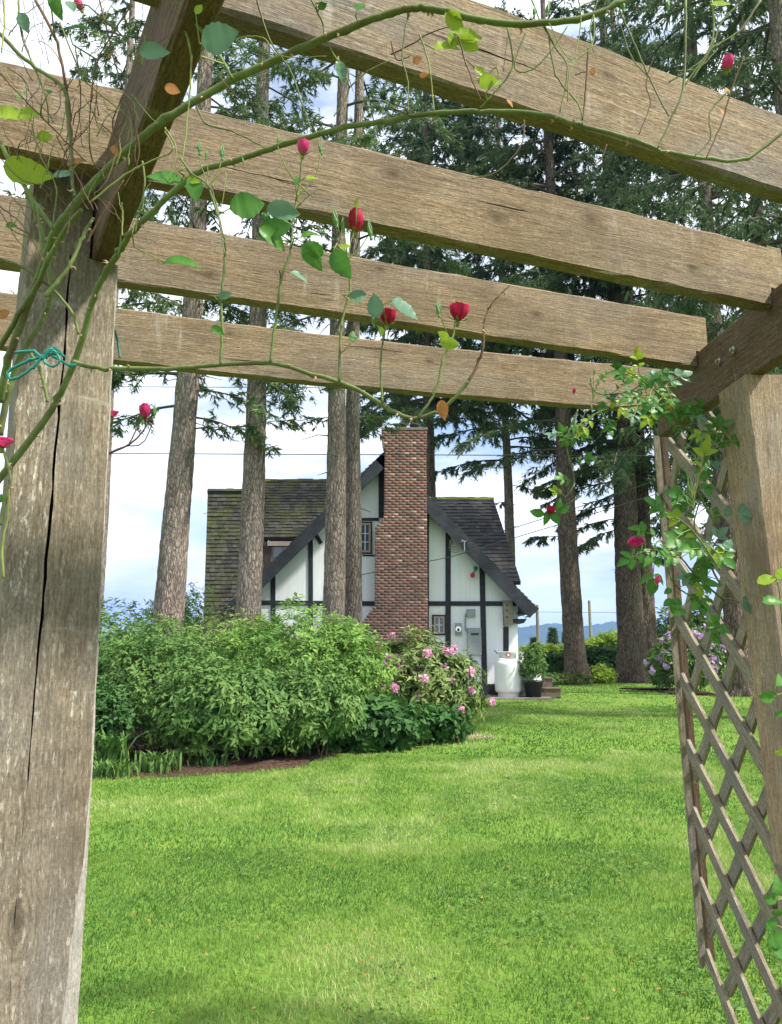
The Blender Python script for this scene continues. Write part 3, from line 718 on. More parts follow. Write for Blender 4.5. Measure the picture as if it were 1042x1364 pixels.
# roofs
def shingles(name, c00, c10, c11, c01, mat, rows, wid=.17, th=.018, seed=0, parent=house, jit=.25):
    """c00-c10 eave edge, c01-c11 ridge edge. overlapping wedges, joined"""
    rs = np.random.default_rng(seed); c00, c10, c11, c01 = [np.array(c, float) for c in (c00, c10, c11, c01)]
    nrm = np.cross(c10-c00, c01-c00); nrm /= np.linalg.norm(nrm)
    if nrm[2] < 0: nrm = -nrm
    V, F, T = [], [], []
    for j in range(rows):
        v0, v1 = j/rows, min(1, (j+1.25)/rows)
        L = np.linalg.norm((c10-c00)*(1-v0)+(c11-c01)*v0); n = max(1, int(L/wid))
        us = np.cumsum(np.r_[0, rs.uniform(1-jit, 1+jit, n)*1.]); us /= us[-1]
        for i in range(n):
            a, b = us[i]+.004/L, us[i+1]-.004/L
            def pt(u, v): return (c00*(1-u)+c10*u)*(1-v)+(c01*(1-u)+c11*u)*v
            dj = rs.uniform(-.01, .01)/rows*4
            lift = th*rs.uniform(.9, 1.8)
            q = [pt(a, v0+dj), pt(b, v0+dj), pt(b, v1), pt(a, v1)]
            top = [q[0]+nrm*lift*1.6, q[1]+nrm*lift*1.6, q[2]+nrm*.002, q[3]+nrm*.002]
            bot = [x-nrm*.01 for x in (q[0], q[1])]
            k = len(V); V += top+bot
            F += [(k, k+1, k+2, k+3), (k+4, k+5, k+1, k), (k+4, k, k+3, k+3), (k+5, k+2, k+1, k+1)]
            T += [rs.random()]*6
    V = np.array(V); F = np.array(F)
    me = bpy.data.meshes.new(name)
    me.from_pydata([tuple(v) for v in V], [], [tuple(dict.fromkeys(f)) for f in F.tolist()]); me.materials.append(mat)
    at = me.attributes.new('tint', 'FLOAT', 'POINT'); at.data.foreach_set('value', np.array(T, dtype=np.float32))
    return tag(obj(name, me, parent), kind='stuff')
def slab(name, q, th, mat, parent=house):
    q = [Vector(p) for p in q]; n_ = (q[1]-q[0]).cross(q[3]-q[0]).normalized()
    if n_.z < 0: n_ = -n_
    mb = MB(); lo = [p-n_*th for p in q]; hi = [p-n_*.012 for p in q]
    mb.add(lo+hi, [(0, 3, 2, 1), (4, 5, 6, 7), (0, 1, 5, 4), (1, 2, 6, 5), (2, 3, 7, 6), (3, 0, 4, 7)]); return mb.build(name, mat, parent)
YF = YW-.55     # front edge of the gable roof overhang
def rk(px, py): p = P(px, py, YF); return Vector((p.x, YF, p.z))
ap = rk(512, 602); re_ = rk(717, 812); le_ = rk(288, 822)
back = Vector((0, 6.5, 0))
r1o = slab('roof', [re_, re_+back, ap+back, ap], .14, M['fascia']); r2o = slab('roof', [le_, le_+back, ap+back, ap], .14, M['fascia'])
shingles('shingles', re_, re_+back, ap+back, ap, M['shingle_dark'], 44, .2, seed=1)
shingles('shingles', le_, le_+back, ap+back, ap, M['shingle'], 44, .2, seed=2)
def bargeboard(a, b, w, y):
    d = (b-a).normalized(); n_ = Vector((-d.z, 0, d.x)); 
    if n_.z > 0: n_ = -n_
    mb = MB(); q = [a, b, b+n_*w, a+n_*w]
    V = [Vector((p.x, y-.04, p.z)) for p in q]+[Vector((p.x, y+.0, p.z)) for p in q]
    mb.add(V, [(0, 1, 2, 3), (7, 6, 5, 4), (0, 4, 5, 1), (1, 5, 6, 2), (2, 6, 7, 3), (3, 7, 4, 0)]); return mb.build('bargeboard', M['fascia'], house)
bargeboard(ap, re_, .36, YF-.002); bargeboard(ap, le_, .36, YF-.002)
# soffit under the right eave and its return
mb = MB(); mb.box((W2(690, 800)[0]+.01, YF+.05, P(690, 818, YW).z), (re_.x-.35, YW+5, P(690, 812, YW).z)); mb.build('soffit', M['fascia'], house)
# cross roofs behind the gable
YR = 29.5
def rr3(px, py, Y): p = P(px, py, Y); return Vector(p)
# middle
A_, B_ = rr3(350, 640, YR), rr3(520, 640, YR); C_, D_ = rr3(352, 716, 26.9), rr3(520, 716, 26.9)
slab('roof', [C_, D_, B_, A_], .12, M['fascia']); shingles('shingles', C_, D_, B_, A_, M['shingle'], 20, .2, seed=3)
slab('roof', [A_, B_, B_+Vector((0, 3, -3)), A_+Vector((0, 3, -3))], .12, M['fascia'])
# far left steep roof
A2, B2 = rr3(277, 653, 27.5), rr3(352, 653, 27.5); C2, D2 = rr3(271, 836, 25.9), rr3(352, 836, 25.9)
slab('roof', [C2, D2, B2, A2], .12, M['fascia']); shingles('shingles', C2, D2, B2, A2, M['shingle'], 34, .18, seed=4)
slab('roof', [A2, B2, B2+Vector((0, 3, -4)), A2+Vector((0, 3, -4))], .12, M['fascia'])
# right
A3, B3 = rr3(540, 664, YR), rr3(657, 664, YR); C3, D3 = rr3(540, 775, 24.8), rr3(694, 775, 24.8)
slab('roof', [C3, D3, B3, A3], .12, M['fascia']); shingles('shingles', C3, D3, B3, A3, M['shingle_dark'], 24, .22, seed=5)
slab('roof', [A3, B3, B3+Vector((0, 3, -3)), A3+Vector((0, 3, -3))], .12, M['fascia'])
# ridge caps with moss
def ridge(a, b, n, mat, mossy=.5):
    mb = MB()
    for i in range(n):
        p = a.lerp(b, i/n); q = a.lerp(b, (i+1.1)/n); h = random.uniform(.05, .08)
        mb.add([p+Vector((0, -.12, -.05)), q+Vector((0, -.12, -.05)), q+Vector((0, 0, h)), p+Vector((0, 0, h)), q+Vector((0, .12, -.05)), p+Vector((0, .12, -.05))],
               [(0, 1, 2, 3), (3, 2, 4, 5), (0, 3, 5), (1, 4, 2)], 1 if random.random() < mossy else 0)
    mb.build('ridge_cap', [mat, M['moss']], house)
ridge(A_, B_, 18, M['shingle'], .25); ridge(A2, B2, 9, M['shingle'], .2); ridge(A3, B3, 14, M['shingle'], .85)
# little dormer window and brick stub between the roofs
mb = MB(); mb.box((rr3(352, 740, 26.7).x, 26.6, rr3(352, 770, 26.7).z), (rr3(362, 740, 26.7).x, 26.9, rr3(352, 722, 26.7).z)); mb.build('brick_stub', M['brick'], house)
w = MB(); w.box((rr3(363, 740, 26.75).x, 26.7, rr3(363, 752, 26.7).z), (rr3(379, 740, 26.7).x, 26.78, rr3(363, 726, 26.7).z)); wo_ = w.build('window', M['glass'], house)
w = MB(); w.box((rr3(356, 740, 26.5).x, 26.5, rr3(363, 727, 26.5).z), (rr3(392, 740, 26.5).x, 26.8, rr3(363, 721, 26.5).z)); w.box((rr3(360, 740, 26.6).x, 26.64, rr3(363, 752, 26.6).z), (rr3(363, 740, 26.6).x, 26.72, rr3(363, 727, 26.6).z)); w.build('window_frame', M['frame_tan'], wo_)
# windows
def window(x0, y0, x1, y1, fw=3, cols=2, rows=3, trim=(1, 1, 1, 1)):
    (ax, az), (bx, bz) = W2(x0, y1), W2(x1, y0); f = fw/1010*YW
    g = MB(); g.box((ax+f, YW-.02, az+f), (bx-f, YW-.012, bz-f)); root_ = g.build('window', M['glass'], house)
    fr = MB(); fr.box((ax, YW-.06, az), (bx, YW-.001, az+f)); fr.box((ax, YW-.06, bz-f), (bx, YW-.001, bz)); fr.box((ax, YW-.058, az+f), (ax+f, YW-.001, bz-f)); fr.box((bx-f, YW-.058, az+f), (bx, YW-.001, bz-f)); fr.build('window_frame', M['frame_tan'], root_)
    mu = MB()
    for i in range(1, cols): x = ax+f+(bx-ax-2*f)*i/cols; mu.box((x-.012, YW-.034, az+f), (x+.012, YW-.021, bz-f))
    for j in range(1, rows): z = az+f+(bz-az-2*f)*j/rows; mu.box((ax+f, YW-.033, z-.01), (bx-f, YW-.0215, z+.01))
    mu.build('muntins', M['white_line'], root_)
    tr = MB(); k = 2.0/1010*YW
    if trim[0]: tr.box((ax-k, YW-.045, az-k), (ax-.001, YW-.001, bz+k))
    if trim[1]: tr.box((bx+.001, YW-.045, az-k), (bx+k, YW-.001, bz+k))
    if trim[2]: tr.box((ax, YW-.045, bz+.001), (bx, YW-.001, bz+k))
    if trim[3]: tr.box((ax, YW-.045, az-k), (bx, YW-.001, az-.001))
    tr.build('window_trim', M['timber'], root_)
window(578, 821, 592, 844, 2.2, 2, 2); window(479, 697, 494, 736, 2.6, 2, 3)
# chimney: mortar core and real bricks
YC = YW-.62
chim = MB()
cp = [(482, 928), (572, 928), (570, 830), (568, 600), (568, 582), (512, 582), (512, 600), (511, 690), (500, 700), (498, 806), (480, 830)]
def CW(px, py): p = P(px, py, YC); return (p.x, p.z)
zc = [(0, CW(481, 830)), (0, 0)]
prof = [(928, 480, 570), (832, 481, 570), (806, 499, 570), (703, 500, 569), (690, 511, 569), (600, 512.5, 568), (596, 511, 568.5), (590, 509.5, 568.8), (582, 508.5, 569), (572, 509, 569)]
zl = [CW(500, p[0])[1] for p in prof]; xl = [CW(p[1], p[0])[0] for p in prof]; xr = [CW(p[2], p[0])[0] for p in prof]
zl[0] = 0
core = MB()
poly = [(x+.012, z) for x, z in zip(xl, zl)] + [(x-.012, z) for x, z in zip(xr[::-1], zl[::-1])]
core.prism(poly[::-1], YC+.012, YW-.06); ch = core.build('chimney', M['mortar'], house)
V, F, T = [], [], []; z = 0.0; row = 0; bh, bw = .0655, .205
def brickbox(x0, x1, y0, y1, z0, z1, tn):
    k = len(V); j = [random.uniform(-.003, .003) for _ in range(3)]
    y0 += j[0]
    V.extend([(x0,y0,z0),(x1,y0,z0),(x1,y1,z0),(x0,y1,z0),(x0,y0,z1),(x1,y0,z1),(x1,y1,z1),(x0,y1,z1)])
    F.extend([(k,k+3,k+2,k+1),(k+4,k+5,k+6,k+7),(k,k+1,k+5,k+4),(k+1,k+2,k+6,k+5),(k+2,k+3,k+7,k+6),(k+3,k,k+4,k+7)]); T.extend([tn]*8)
while z < zl[-1]-.03:
    zm = z+bh/2; a = np.interp(zm, zl, xl); b = np.interp(zm, zl, xr)
    x = xl[0] - .4*(bw+.014) - (bw/2+.007 if row % 2 else 0)
    while x < b-.02:
        if x+bw < a+.03: x += bw+.014; continue
        x0, x1 = max(x, a), min(x+bw, b)
        if x1-x0 > .03:
            tn = min(1, max(0, random.gauss(.5, .17))); 
            if random.random() < .03: tn = random.uniform(.9, 1)
            brickbox(x0, x1, YC, YC+.09, z, z+bh, tn)
        x += bw+.014
    y = YC+.10+(.1 if row % 2 else 0)
    while y < YW-.1:
        y1 = min(y+bw, YW-.06)
        for (x0, x1) in ((a, a+.08), (b-.08, b)): brickbox(x0, x1, y, y1, z, z+bh, min(1, max(0, random.gauss(.48, .22))))
        y += bw+.012
    z += bh+.0165; row += 1
me = npmesh('bricks', np.array(V), np.array(F), M['brick'], False, T); tag(obj('bricks', me, ch), kind='stuff')
cap = MB(); zc_ = zl[-1]; cap.box((xl[-1]-.02, YC-.02, zc_-.012), (xr[-1]+.02, YW, zc_+.06)); cap.build('chimney_cap', M['concrete'], ch)
pot = MB(); q0 = CW(543, 566); 
for dx in (-.16, .22): pot.lathe([(.02, 0), (.13, 0), (.12, .13), (.15, .14), (.15, .19), (.1, .19), (.09, .02)], 16, (q0[0]+dx, YC+.3, zc_+.055))
pot.build('chimney_pot', M['brick'], ch, True)
mm = MB()
for i in range(50):
    x = random.uniform(xl[-1], xr[-1]); r_ = random.uniform(.02, .05)
    V_, F_ = [], []
    mm.lathe([(.001, r_*.8), (r_*.7, r_*.5), (r_, 0), (r_*.8, -.02)], 7, (x, YC+random.uniform(-.01, .12), zc_+.05))
mm.build('moss', M['moss'], ch, True)
# meter, conduit, panel
def wbox(name, x0, y0, x1, y1, dep, mat, parent=house, y=YW):
    (ax, az), (bx, bz) = W2(x0, y1), W2(x1, y0); mb = MB(); mb.box((ax, y-dep, az), (bx, y-.001, bz)); return mb.build(name, mat, parent)
wbox('junction_box', 622, 811.5, 633, 822, .12, M['grey_box'])
mb = MB(); mb.tube([Vector((*[W2(622, 817)[0]], YW-.06, W2(622, 817)[1])), Vector((W2(620, 819)[0], YW-.06, W2(620, 819)[1])), Vector((W2(620, 838)[0], YW-.06, W2(620, 838)[1])), Vector((W2(623, 841)[0], YW-.06, W2(623, 841)[1]))], .025, 8); mb.build('conduit', M['grey_box'], house)
mt = wbox('electric_meter', 606.5, 830, 615, 846, .10, M['grey_box']); c = P(610.5, 838, YW-.1)
mb = MB(); mb.tube([c, c-Vector((0, .09, 0))], .085, 20); mb.build('meter_glass', M['white_line'], mt)
mb = MB(); mb.tube([c-Vector((0, .085, .02)), c-Vector((0, .1, .02))], .04, 16); mb.build('dial', M['black'], mt)
pn = wbox('electric_panel', 623, 836.5, 640.5, 872, .14, M['grey_box']); wbox('panel_latch', 627, 843.5, 637, 846, .155, M['black'], pn)
mb = MB(); a, b = W2(627, 872), W2(628, 905); mb.tube([(a[0], YW-.06, a[1]), (b[0], YW-.06, b[1]-.5)], .02, 8); mb.build('conduit', M['grey_box'], house)
# alarm bell and green lamp under the eave
c = P(633.5, 757, YW-.08); mb = MB(); mb.lathe([(.001, .07), (.05, .06), (.065, 0), (.05, -.05), (.001, -.07)], 14, c); bell = mb.build('wall_lamp', M['green_p'], house, True)
c2 = P(630, 766, YW-.16); mb = MB(); mb.tube([c+Vector((0, 0, -.05)), c+Vector((-.03, -.03, -.1)), c2+Vector((0, 0, .06))], .025, 8); mb.build('bracket', M['grey_box'], bell)
mb = MB(); mb.tube([c2+Vector((.02, .06, 0)), c2+Vector((-.01, -.05, -.01))], [.04, .075], 14); mb.build('reflector', M['red'], bell)
# service head and coils on the rake
c = P(604, 724, YW-.1); mb = MB()
for k in range(3):
    mb.tube([(c.x+.02*k+(.12+.03*k)*math.cos(a), c.y-.02*k, c.z+(.12+.03*k)*math.sin(a)-.05*k) for a in np.linspace(pi, 2*pi-.4, 10)], .008, 5)
mb.lathe([(.001, .09), (.045, .07), (.05, 0), (.035, -.06), (.001, -.07)], 10, (c.x-.08, c.y, c.z+.03)); mb.build('service_insulator', M['grey_box'], house)
mast = P(618.5, 721, YF-.05); mb = MB(); mb.tube([mast+Vector((0, 0, -.3)), mast, mast+Vector((-.08, 0, .03))], .018, 6); mb.tube([mast+Vector((-.1, 0, -.02)), mast+Vector((.07, 0, .0))], .014, 6); mb.build('service_mast', M['grey_box'], house)
# gutter hook and eave post
mb = MB(); g0 = P(700, 822, YW-.3); mb.tube([g0, g0+Vector((.12, 0, .02)), g0+Vector((.25, 0, .12)), g0+Vector((.33, 0, .16))], .02, 6); mb.build('gutter_outlet', M['fascia'], house)
mb = MB(); a = wx(686, YW+.6); mb.box((a-.06, YW+.55, 0), (a+.06, YW+.67, 2.3)); mb.build('porch_post', M['timber'], house)
# bird house hung on the corner
bhx0, bhz0 = W2(670, 833); bhx1, bhz1 = W2(681, 801)
bh_ = empty('bird_house', (bhx0, YW-.2, bhz0), 'tall narrow wooden bird house with three round holes on the corner of the house', 'bird house')
mb = MB(); mb.prism([(bhx0, bhz0), (bhx0+.06, bhz0-.03), (bhx1-.04, bhz0), (bhx1, bhz0+.02), (bhx1, bhz1-.03), (bhx0, bhz1-.03)], YW-.28, YW-.04); mb.build('box', M['plain_wood'], bh_)
mb = MB(); mb.box((bhx0-.03, YW-.34, bhz1-.028), (bhx1+.03, YW-.035, bhz1+.01)); mb.build('roof', M['plain_wood'], bh_)
for py in (806, 813, 822):
    c = P(675.5, py, YW-.281); mb = MB(); mb.tube([c, c-Vector((0, .004, 0))], .03, 14); mb.build('hole', M['black'], bh_)
# hanging basket on the eave
hb = P(691, 826, YW-.1); hbo = empty('hanging_basket', hb, 'dark hanging basket under the right eave of the house', 'basket')
mb = MB(); mb.lathe([(.001, -.12), (.16, -.09), (.24, .02), (.25, .03), (.22, .02), (.001, 0)], 18, hb); mb.build('basket', M['black'], hbo, True)
mb = MB()
for k in range(3): a = k*2.1; mb.tube([hb+Vector((.23*math.cos(a), .23*math.sin(a), .03)), hb+Vector((0, 0, .28))], .006, 4)
mb.build('chain', M['wire'], hbo)
# slab, tanks, pot, steps
mb = MB(); s0, s1 = PH(560, 931, 0), PH(735, 931, 0); mb.box((wx(585), YW-1.5, -.05), (wx(738, YW-1.5)-.1, YW-.001, .055)); tag(mb.build('patio_slab', M['concrete']), 'thin brown concrete slab along the foot of the house wall', kind='structure')
def tank(px, Y, lab):
    x = P(px, 900, Y).x; rt = empty('propane_tank', (x, Y, .055), lab, 'gas tank', 'propane tanks beside the house')
    r = .385; H = 1.12
    prof = [(.30, 0), (.30, .10), (.31, .11), (.36, .13), (r, .2)] + [(r, .2+(H-.42)*k/4) for k in range(1, 5)] + [(r*math.cos(a), H-.22+.2*math.sin(a)) for a in np.linspace(.15, 1.5, 9)]
    mb = MB(); mb.lathe(prof, 40, (x, Y, .055)); mb.build('tank_body', M['white_paint'], rt, True)
    mb = MB(); n = 36; zt = .055+H-.04
    V, F = [], []
    for i in range(n+1):
        a = R(-90-150)+R(300)*i/n
        for rr_, zz_ in ((.235, 0), (.245, .0), (.245, .17), (.255, .18), (.245, .19), (.235, .17)):
            V.append((x+rr_*math.cos(a), Y+rr_*math.sin(a), zt+zz_))
    for i in range(n):
        for k in range(6): F.append((i*6+k, (i+1)*6+k, (i+1)*6+(k+1) % 6, i*6+(k+1) % 6))
    mb.add(V, F); mb.build('collar', M['white_paint'], rt, True)
    mb = MB(); mb.tube([(x, Y, zt-.05), (x, Y, zt+.12)], .04, 12); mb.tube([(x, Y-.09, zt+.05), (x, Y+.05, zt+.05)], .025, 10); mb.build('valve', M['steel'], rt)
    return rt, x, zt
t1, tx, tz_ = tank(677, YW-.75, 'white upright propane tank nearest the wall corner, in front of the other')
mb = MB(); mb.tube([(tx-.02, YW-.75-.249, tz_+.09), (tx-.02, YW-.75-.262, tz_+.09)], .068, 20); em = mb.build('emblem', M['red'], t1)
mb = MB(); mb.tube([(tx-.02, YW-.75-.2625, tz_+.09), (tx-.02, YW-.75-.266, tz_+.09)], .04, 20); mb.build('emblem_centre', M['white_line'], em)
tank(704, YW-.35, 'white propane tank standing behind the front one, beside the potted shrub')
mb = MB(); mb.tube([(tx-.25, YW-.5, tz_+.12), (tx-.3, YW-.3, tz_+.2), (tx-.3, YW-.06, tz_+.22)], .012, 6); tag(mb.build('gas_hose', M['wire']), 'thin gas line from the front propane tank to the wall', 'hose')
potr = empty('potted_shrub', (P(710, 900, YW-1.0).x, YW-1.0, .055), 'green leafy shrub in a black plastic pot beside the white tanks', 'potted plant')
pc = potr.location.copy()
mb = MB(); mb.lathe([(.001, 0), (.21, 0), (.27, .40), (.29, .41), (.29, .46), (.26, .46), (.25, .4), (.001, .4)], 28, pc); mb.build('pot', M['black'], potr, True)
for i, (x0, x1, y0, y1, Y) in enumerate([(720, 747, 918, 929, YW-.8), (721, 736, 904, 917, YW-.4)]):
    a = P(x0, y1, Y); b = P(x1, y0, Y); z0_ = max(0, a.z)
    st = empty('wooden_step', (a.x, Y, 0), ['lower wide wooden step on the lawn right of the black pot', 'upper small wooden box step behind the lower step'][i], 'step', 'wooden steps by the pot')
    for k in range(2):
        mb = MB(); zz0 = z0_+(b.z-z0_)*k/2+.004; zz1 = z0_+(b.z-z0_)*(k+1)/2; mb.box((a.x, Y, zz0), (b.x, Y+.04, zz1)); mb.build('riser_board', M['step_wood'], st)
    mb = MB(); mb.box((a.x-.03, Y-.03, b.z+.001), (b.x+.03, Y+.45, b.z+.035)); mb.box((a.x, Y+.042, 0.0), (a.x+.04, Y+.42, b.z-.002)); mb.box((b.x-.04, Y+.042, 0.0), (b.x, Y+.42, b.z-.002)); mb.build('tread', M['step_wood'], st)
# posts beyond the house
def pole(name, px, pytop, Y, r, lab, grp=None, mat='plain_wood'):
    p = P(px, pytop, Y); mb = MB(); mb.tube([(p.x, Y, -.1), (p.x, Y, p.z*.5), (p.x, Y, p.z)], [r, r, r*.9], 10); return tag(mb.build(name, M[mat]), lab, 'post', grp)
pole('wooden_post', 715.5, 806, 24.6, .055, 'thin wooden post just right of the house eave')
pole('utility_pole', 785, 800, 60, .13, 'distant utility pole between the two big fir trunks')
# ================================================================== wires
def wire(pts, r, lab, name='cable', sag=0):
    pts = [Vector(p) for p in pts]; out = []
    for i in range(len(pts)-1):
        for k in range(10):
            s = k/10; q = pts[i].lerp(pts[i+1], s); q.z -= sag*4*s*(1-s); out.append(q)
    out.append(pts[-1]); mb = MB(); mb.tube(out, r, 5); return tag(mb.build(name, M['wire']), lab, 'cable', 'overhead cables near the house')
wire([P(-60, 514, 21), P(330, 516, 21), P(1060, 520, 21)], .010, 'thin cable crossing just under the lowest rafter')
wire([P(-60, 603, 20.5), P(330, 605, 20.5), P(1060, 608, 20.5)], .013, 'cable crossing level in front of the chimney top')
wire([mast+Vector((.07, 0, 0)), P(830, 655, 21.5), P(1060, 570, 19)], .012, 'upper cable rising to the right from the bracket on the black bargeboard', sag=.05)
wire([P(480, 766, 21.8), P(600, 742, 21.8), P(760, 694, 21.4), P(1060, 600, 20)], .012, 'lower cable crossing the brick chimney and rising to the right')
# ================================================================== shrubs
def leaf_cloud(centers, nrm, size, per, rs, tint, aspect=.42, spread=.7, fold=.18, droop=0.):
    """rosettes of folded leaves; centers (n,3), nrm (n,3)"""
    n = len(centers)
    th = (np.arange(per)[None, :]/per*2*np.pi + rs.uniform(0, 6.28, (n, 1)) + rs.normal(0, .25, (n, per)))
    a = unit(np.cross(nrm, rs.normal(0, 1, nrm.shape))); b = np.cross(nrm, a)
    ra = a[:, None]*np.cos(th)[..., None]+b[:, None]*np.sin(th)[..., None]
    d = unit(ra + nrm[:, None]*rs.uniform(.1, .9, (n, per))[..., None]*spread + np.array([0, 0, -droop]))
    L = size*rs.uniform(.5, 1.35, (n, per))[..., None]*rs.uniform(.75, 1.25, (n, 1))[..., None]
    s = unit(np.cross(d, nrm[:, None]+rs.normal(0, .35, d.shape))); up = np.cross(s, d)
    base = centers[:, None]+d*L*.12+rs.normal(0, size*.25, d.shape)
    v0 = base; v1 = base+d*L*.45+s*L*aspect*.5+up*L*fold*.4; v2 = base+d*L; v3 = base+d*L*.45-s*L*aspect*.5+up*L*fold*.4
    V = np.stack([v0, v1, v2, v3], 2).reshape(-1, 3); m_ = n*per
    ii = np.arange(m_)*4
    F = np.concatenate([np.stack([ii, ii+1, ii+2], 1), np.stack([ii, ii+2, ii+3], 1)])
    T = np.repeat(np.clip(np.repeat(tint, per)+rs.normal(0, .14, m_), 0, 1), 4)
    return V, F, T
def lobed(n, c, r, rs, seed, rough=.36, fr=1.6, inner=.35, low=-.75):
    """points in the outer shell of an irregular dome"""
    d = unit(rs.normal(0, 1, (n*2, 3))); d = d[d[:, 2] > low][:n]
    k = vnoise(d*fr*1.7+seed*7.3, seed)*.6+vnoise(d*fr*4.1+seed, seed+3)*.4
    rad = (1-rough+rough*2*k)
    depth = 1-inner*rs.random(len(d))**2.2
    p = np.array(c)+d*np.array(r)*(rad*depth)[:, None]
    nn = unit(d/np.array(r)); return p, nn, k, depth
def shrub(name, lobes, label, mat, n, size, per=7, seed=1, aspect=.42, flowers=None, stems=10, cat='shrub', group=None, base=None, spread=.7, droop=.15, inner=.6, parent=None, tb=0.0, stem_r=.016):
    rs = np.random.default_rng(seed)
    c0 = lobes[0][0]
    root = parent or empty(name, (c0[0], c0[1], 0), label, cat, group)
    tot = sum(l[1][0]*l[1][2]+l[1][1]*l[1][2] for l in lobes); Ps, Ns, Ts = [], [], []
    for j, (c, r) in enumerate(lobes):
        m_ = int(n*(r[0]*r[2]+r[1]*r[2])/tot); p, nn, k, dp = lobed(m_, c, r, rs, seed+j, inner=inner)
        ok = p[:, 2] > .03; p, nn, k, dp = p[ok], nn[ok], k[ok], dp[ok]
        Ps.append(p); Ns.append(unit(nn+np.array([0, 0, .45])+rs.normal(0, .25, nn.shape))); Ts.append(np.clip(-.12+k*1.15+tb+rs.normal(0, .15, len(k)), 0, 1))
    Pp, Nn, Tt = np.concatenate(Ps), np.concatenate(Ns), np.concatenate(Ts)
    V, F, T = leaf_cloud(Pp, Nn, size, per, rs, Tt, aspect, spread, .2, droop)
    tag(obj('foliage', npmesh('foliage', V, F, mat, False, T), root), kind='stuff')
    mb = MB()
    for i in range(stems):
        c, r = lobes[rs.integers(0, len(lobes))]; a = rs.uniform(0, 6.28); q = np.array(c)+np.array([math.cos(a)*r[0]*.7, math.sin(a)*r[1]*.7, r[2]*rs.uniform(-.2, .6)])
        b0 = np.array([c[0]+rs.normal(0, .2), c[1]+rs.normal(0, .2), 0]); m1 = b0*.5+q*.5+rs.normal(0, .08, 3); 
        mb.tube([tuple(b0), tuple(m1), tuple(q)], [stem_r, stem_r*.8, stem_r*.4], 5, cap=False)
    if stems: mb.build('stems', M['twig'], root, True)
    if flowers:
        fm_, fn, fs, fper = flowers; okk = np.where((Nn[:, 1] < .05) & (Pp[:, 2] > .3))[0]; ix = rs.choice(okk, fn, replace=False)
        for q in ix:       # each truss of blossom is a part
            cc = Pp[q]+Nn[q]*size*1.0+np.array([0, -.07, 0]); npts = fper
            dd = unit(Nn[q]+rs.normal(0, .7, (npts, 3))); cen = cc+dd*fs*.55
            V, F, T = leaf_cloud(cen, dd, fs*.75, 5, rs, rs.uniform(.2, .9, npts), .8, .6, .1, 0)
            obj('flower_cluster', npmesh('flower_cluster', V, F, fm_, False, T), root)
    return root
BG = 'shrubs in the bed before the house'
shrub('azalea_shrub', [((-1.45, 12.2, 1.05), (1.25, 1.1, .98)), ((-2.2, 12.4, .85), (.9, .9, .9)), ((-.75, 12.2, .95), (.72, .8, .85))], 'large light green rounded shrub at the centre of the bed', M['leaf_bright'], 5600, .075, 7, 31, group=BG, stems=26)
shrub('dogwood_shrub', [((-2.1, 10.35, .66), (1.0, .75, .60)), ((-1.15, 10.75, .68), (.75, .7, .58))], 'mid green drooping shrub in front of the large light green one', M['leaf_mid'], 3600, .095, 6, 32, .36, group=BG, droop=.6, spread=.3, stems=16)
shrub('hedge_shrub', [((-3.3, 11.3, .85), (1.0, 1.0, .9)), ((-3.7, 12.2, 1.15), (.9, .9, .75)), ((-4.6, 11.5, .95), (1.1, 1.0, .9))], 'olive green bushy shrub right beside the left post', M['leaf_mid'], 5200, .065, 7, 33, group=BG, stems=16)
shrub('broadleaf_shrub', [((-2.75, 13.8, 1.15), (1.3, .9, .85))], 'small leaved shrub behind, at the foot of the leftmost trunk', M['leaf_olive'], 2600, .07, 7, 34, group=BG, stems=12)
shrub('rhododendron', [((.35, 13.6, .9), (.85, .8, .72)), ((1.0, 13.9, .72), (.6, .7, .62)), ((-.1, 13.4, .7), (.5, .6, .6))], 'pink flowering rhododendron at the right end of the bed', M['leaf_rhodo'], 1900, .13, 8, 35, .3, (M['petal_pink'], 46, .065, 11), 24, group=BG, spread=.25, droop=.3, inner=.6)
shrub('laurel_shrub', [((-.55, 11.7, .35), (1.0, .6, .38)), ((.35, 12.6, .28), (.8, .5, .30))], 'low dark glossy shrub along the bed edge', M['leaf_dark'], 1500, .13, 6, 36, .5, group=BG, stems=10, spread=.5)
shrub('laurel_shrub', [((-1.6, 10.7, .22), (.5, .35, .22))], 'small dark ground shrub at the front edge under the dogwood', M['leaf_dark'], 300, .10, 6, 37, .5, group=BG, stems=3)
shrub('garden_shrub', [((-6.2, 17.5, 1.2), (1.4, 1.2, 1.2)), ((-5.0, 19, 1.4), (.9, 1.1, 1.4))], 'loose light shrub against the sky left of the leftmost trunk', M['leaf_mid'], 3600, .08, 7, 38, group=BG, stems=16, inner=.8)
shrub('garden_shrub', [((-5.6, 20.2, 1.5), (.8, .8, 1.3))], 'green bush between the leftmost trunk and the left roof', M['leaf_mid'], 1500, .09, 7, 39, group=BG, stems=10, inner=.7)
shrub('bed_filler_shrub', [((-4.9, 10.3, .8), (.9, .6, .75)), ((-3.9, 10.1, .55), (.7, .45, .5))], 'dark green shrub low beside the left post', M['leaf_dark'], 2200, .08, 7, 30, group=BG, stems=8)
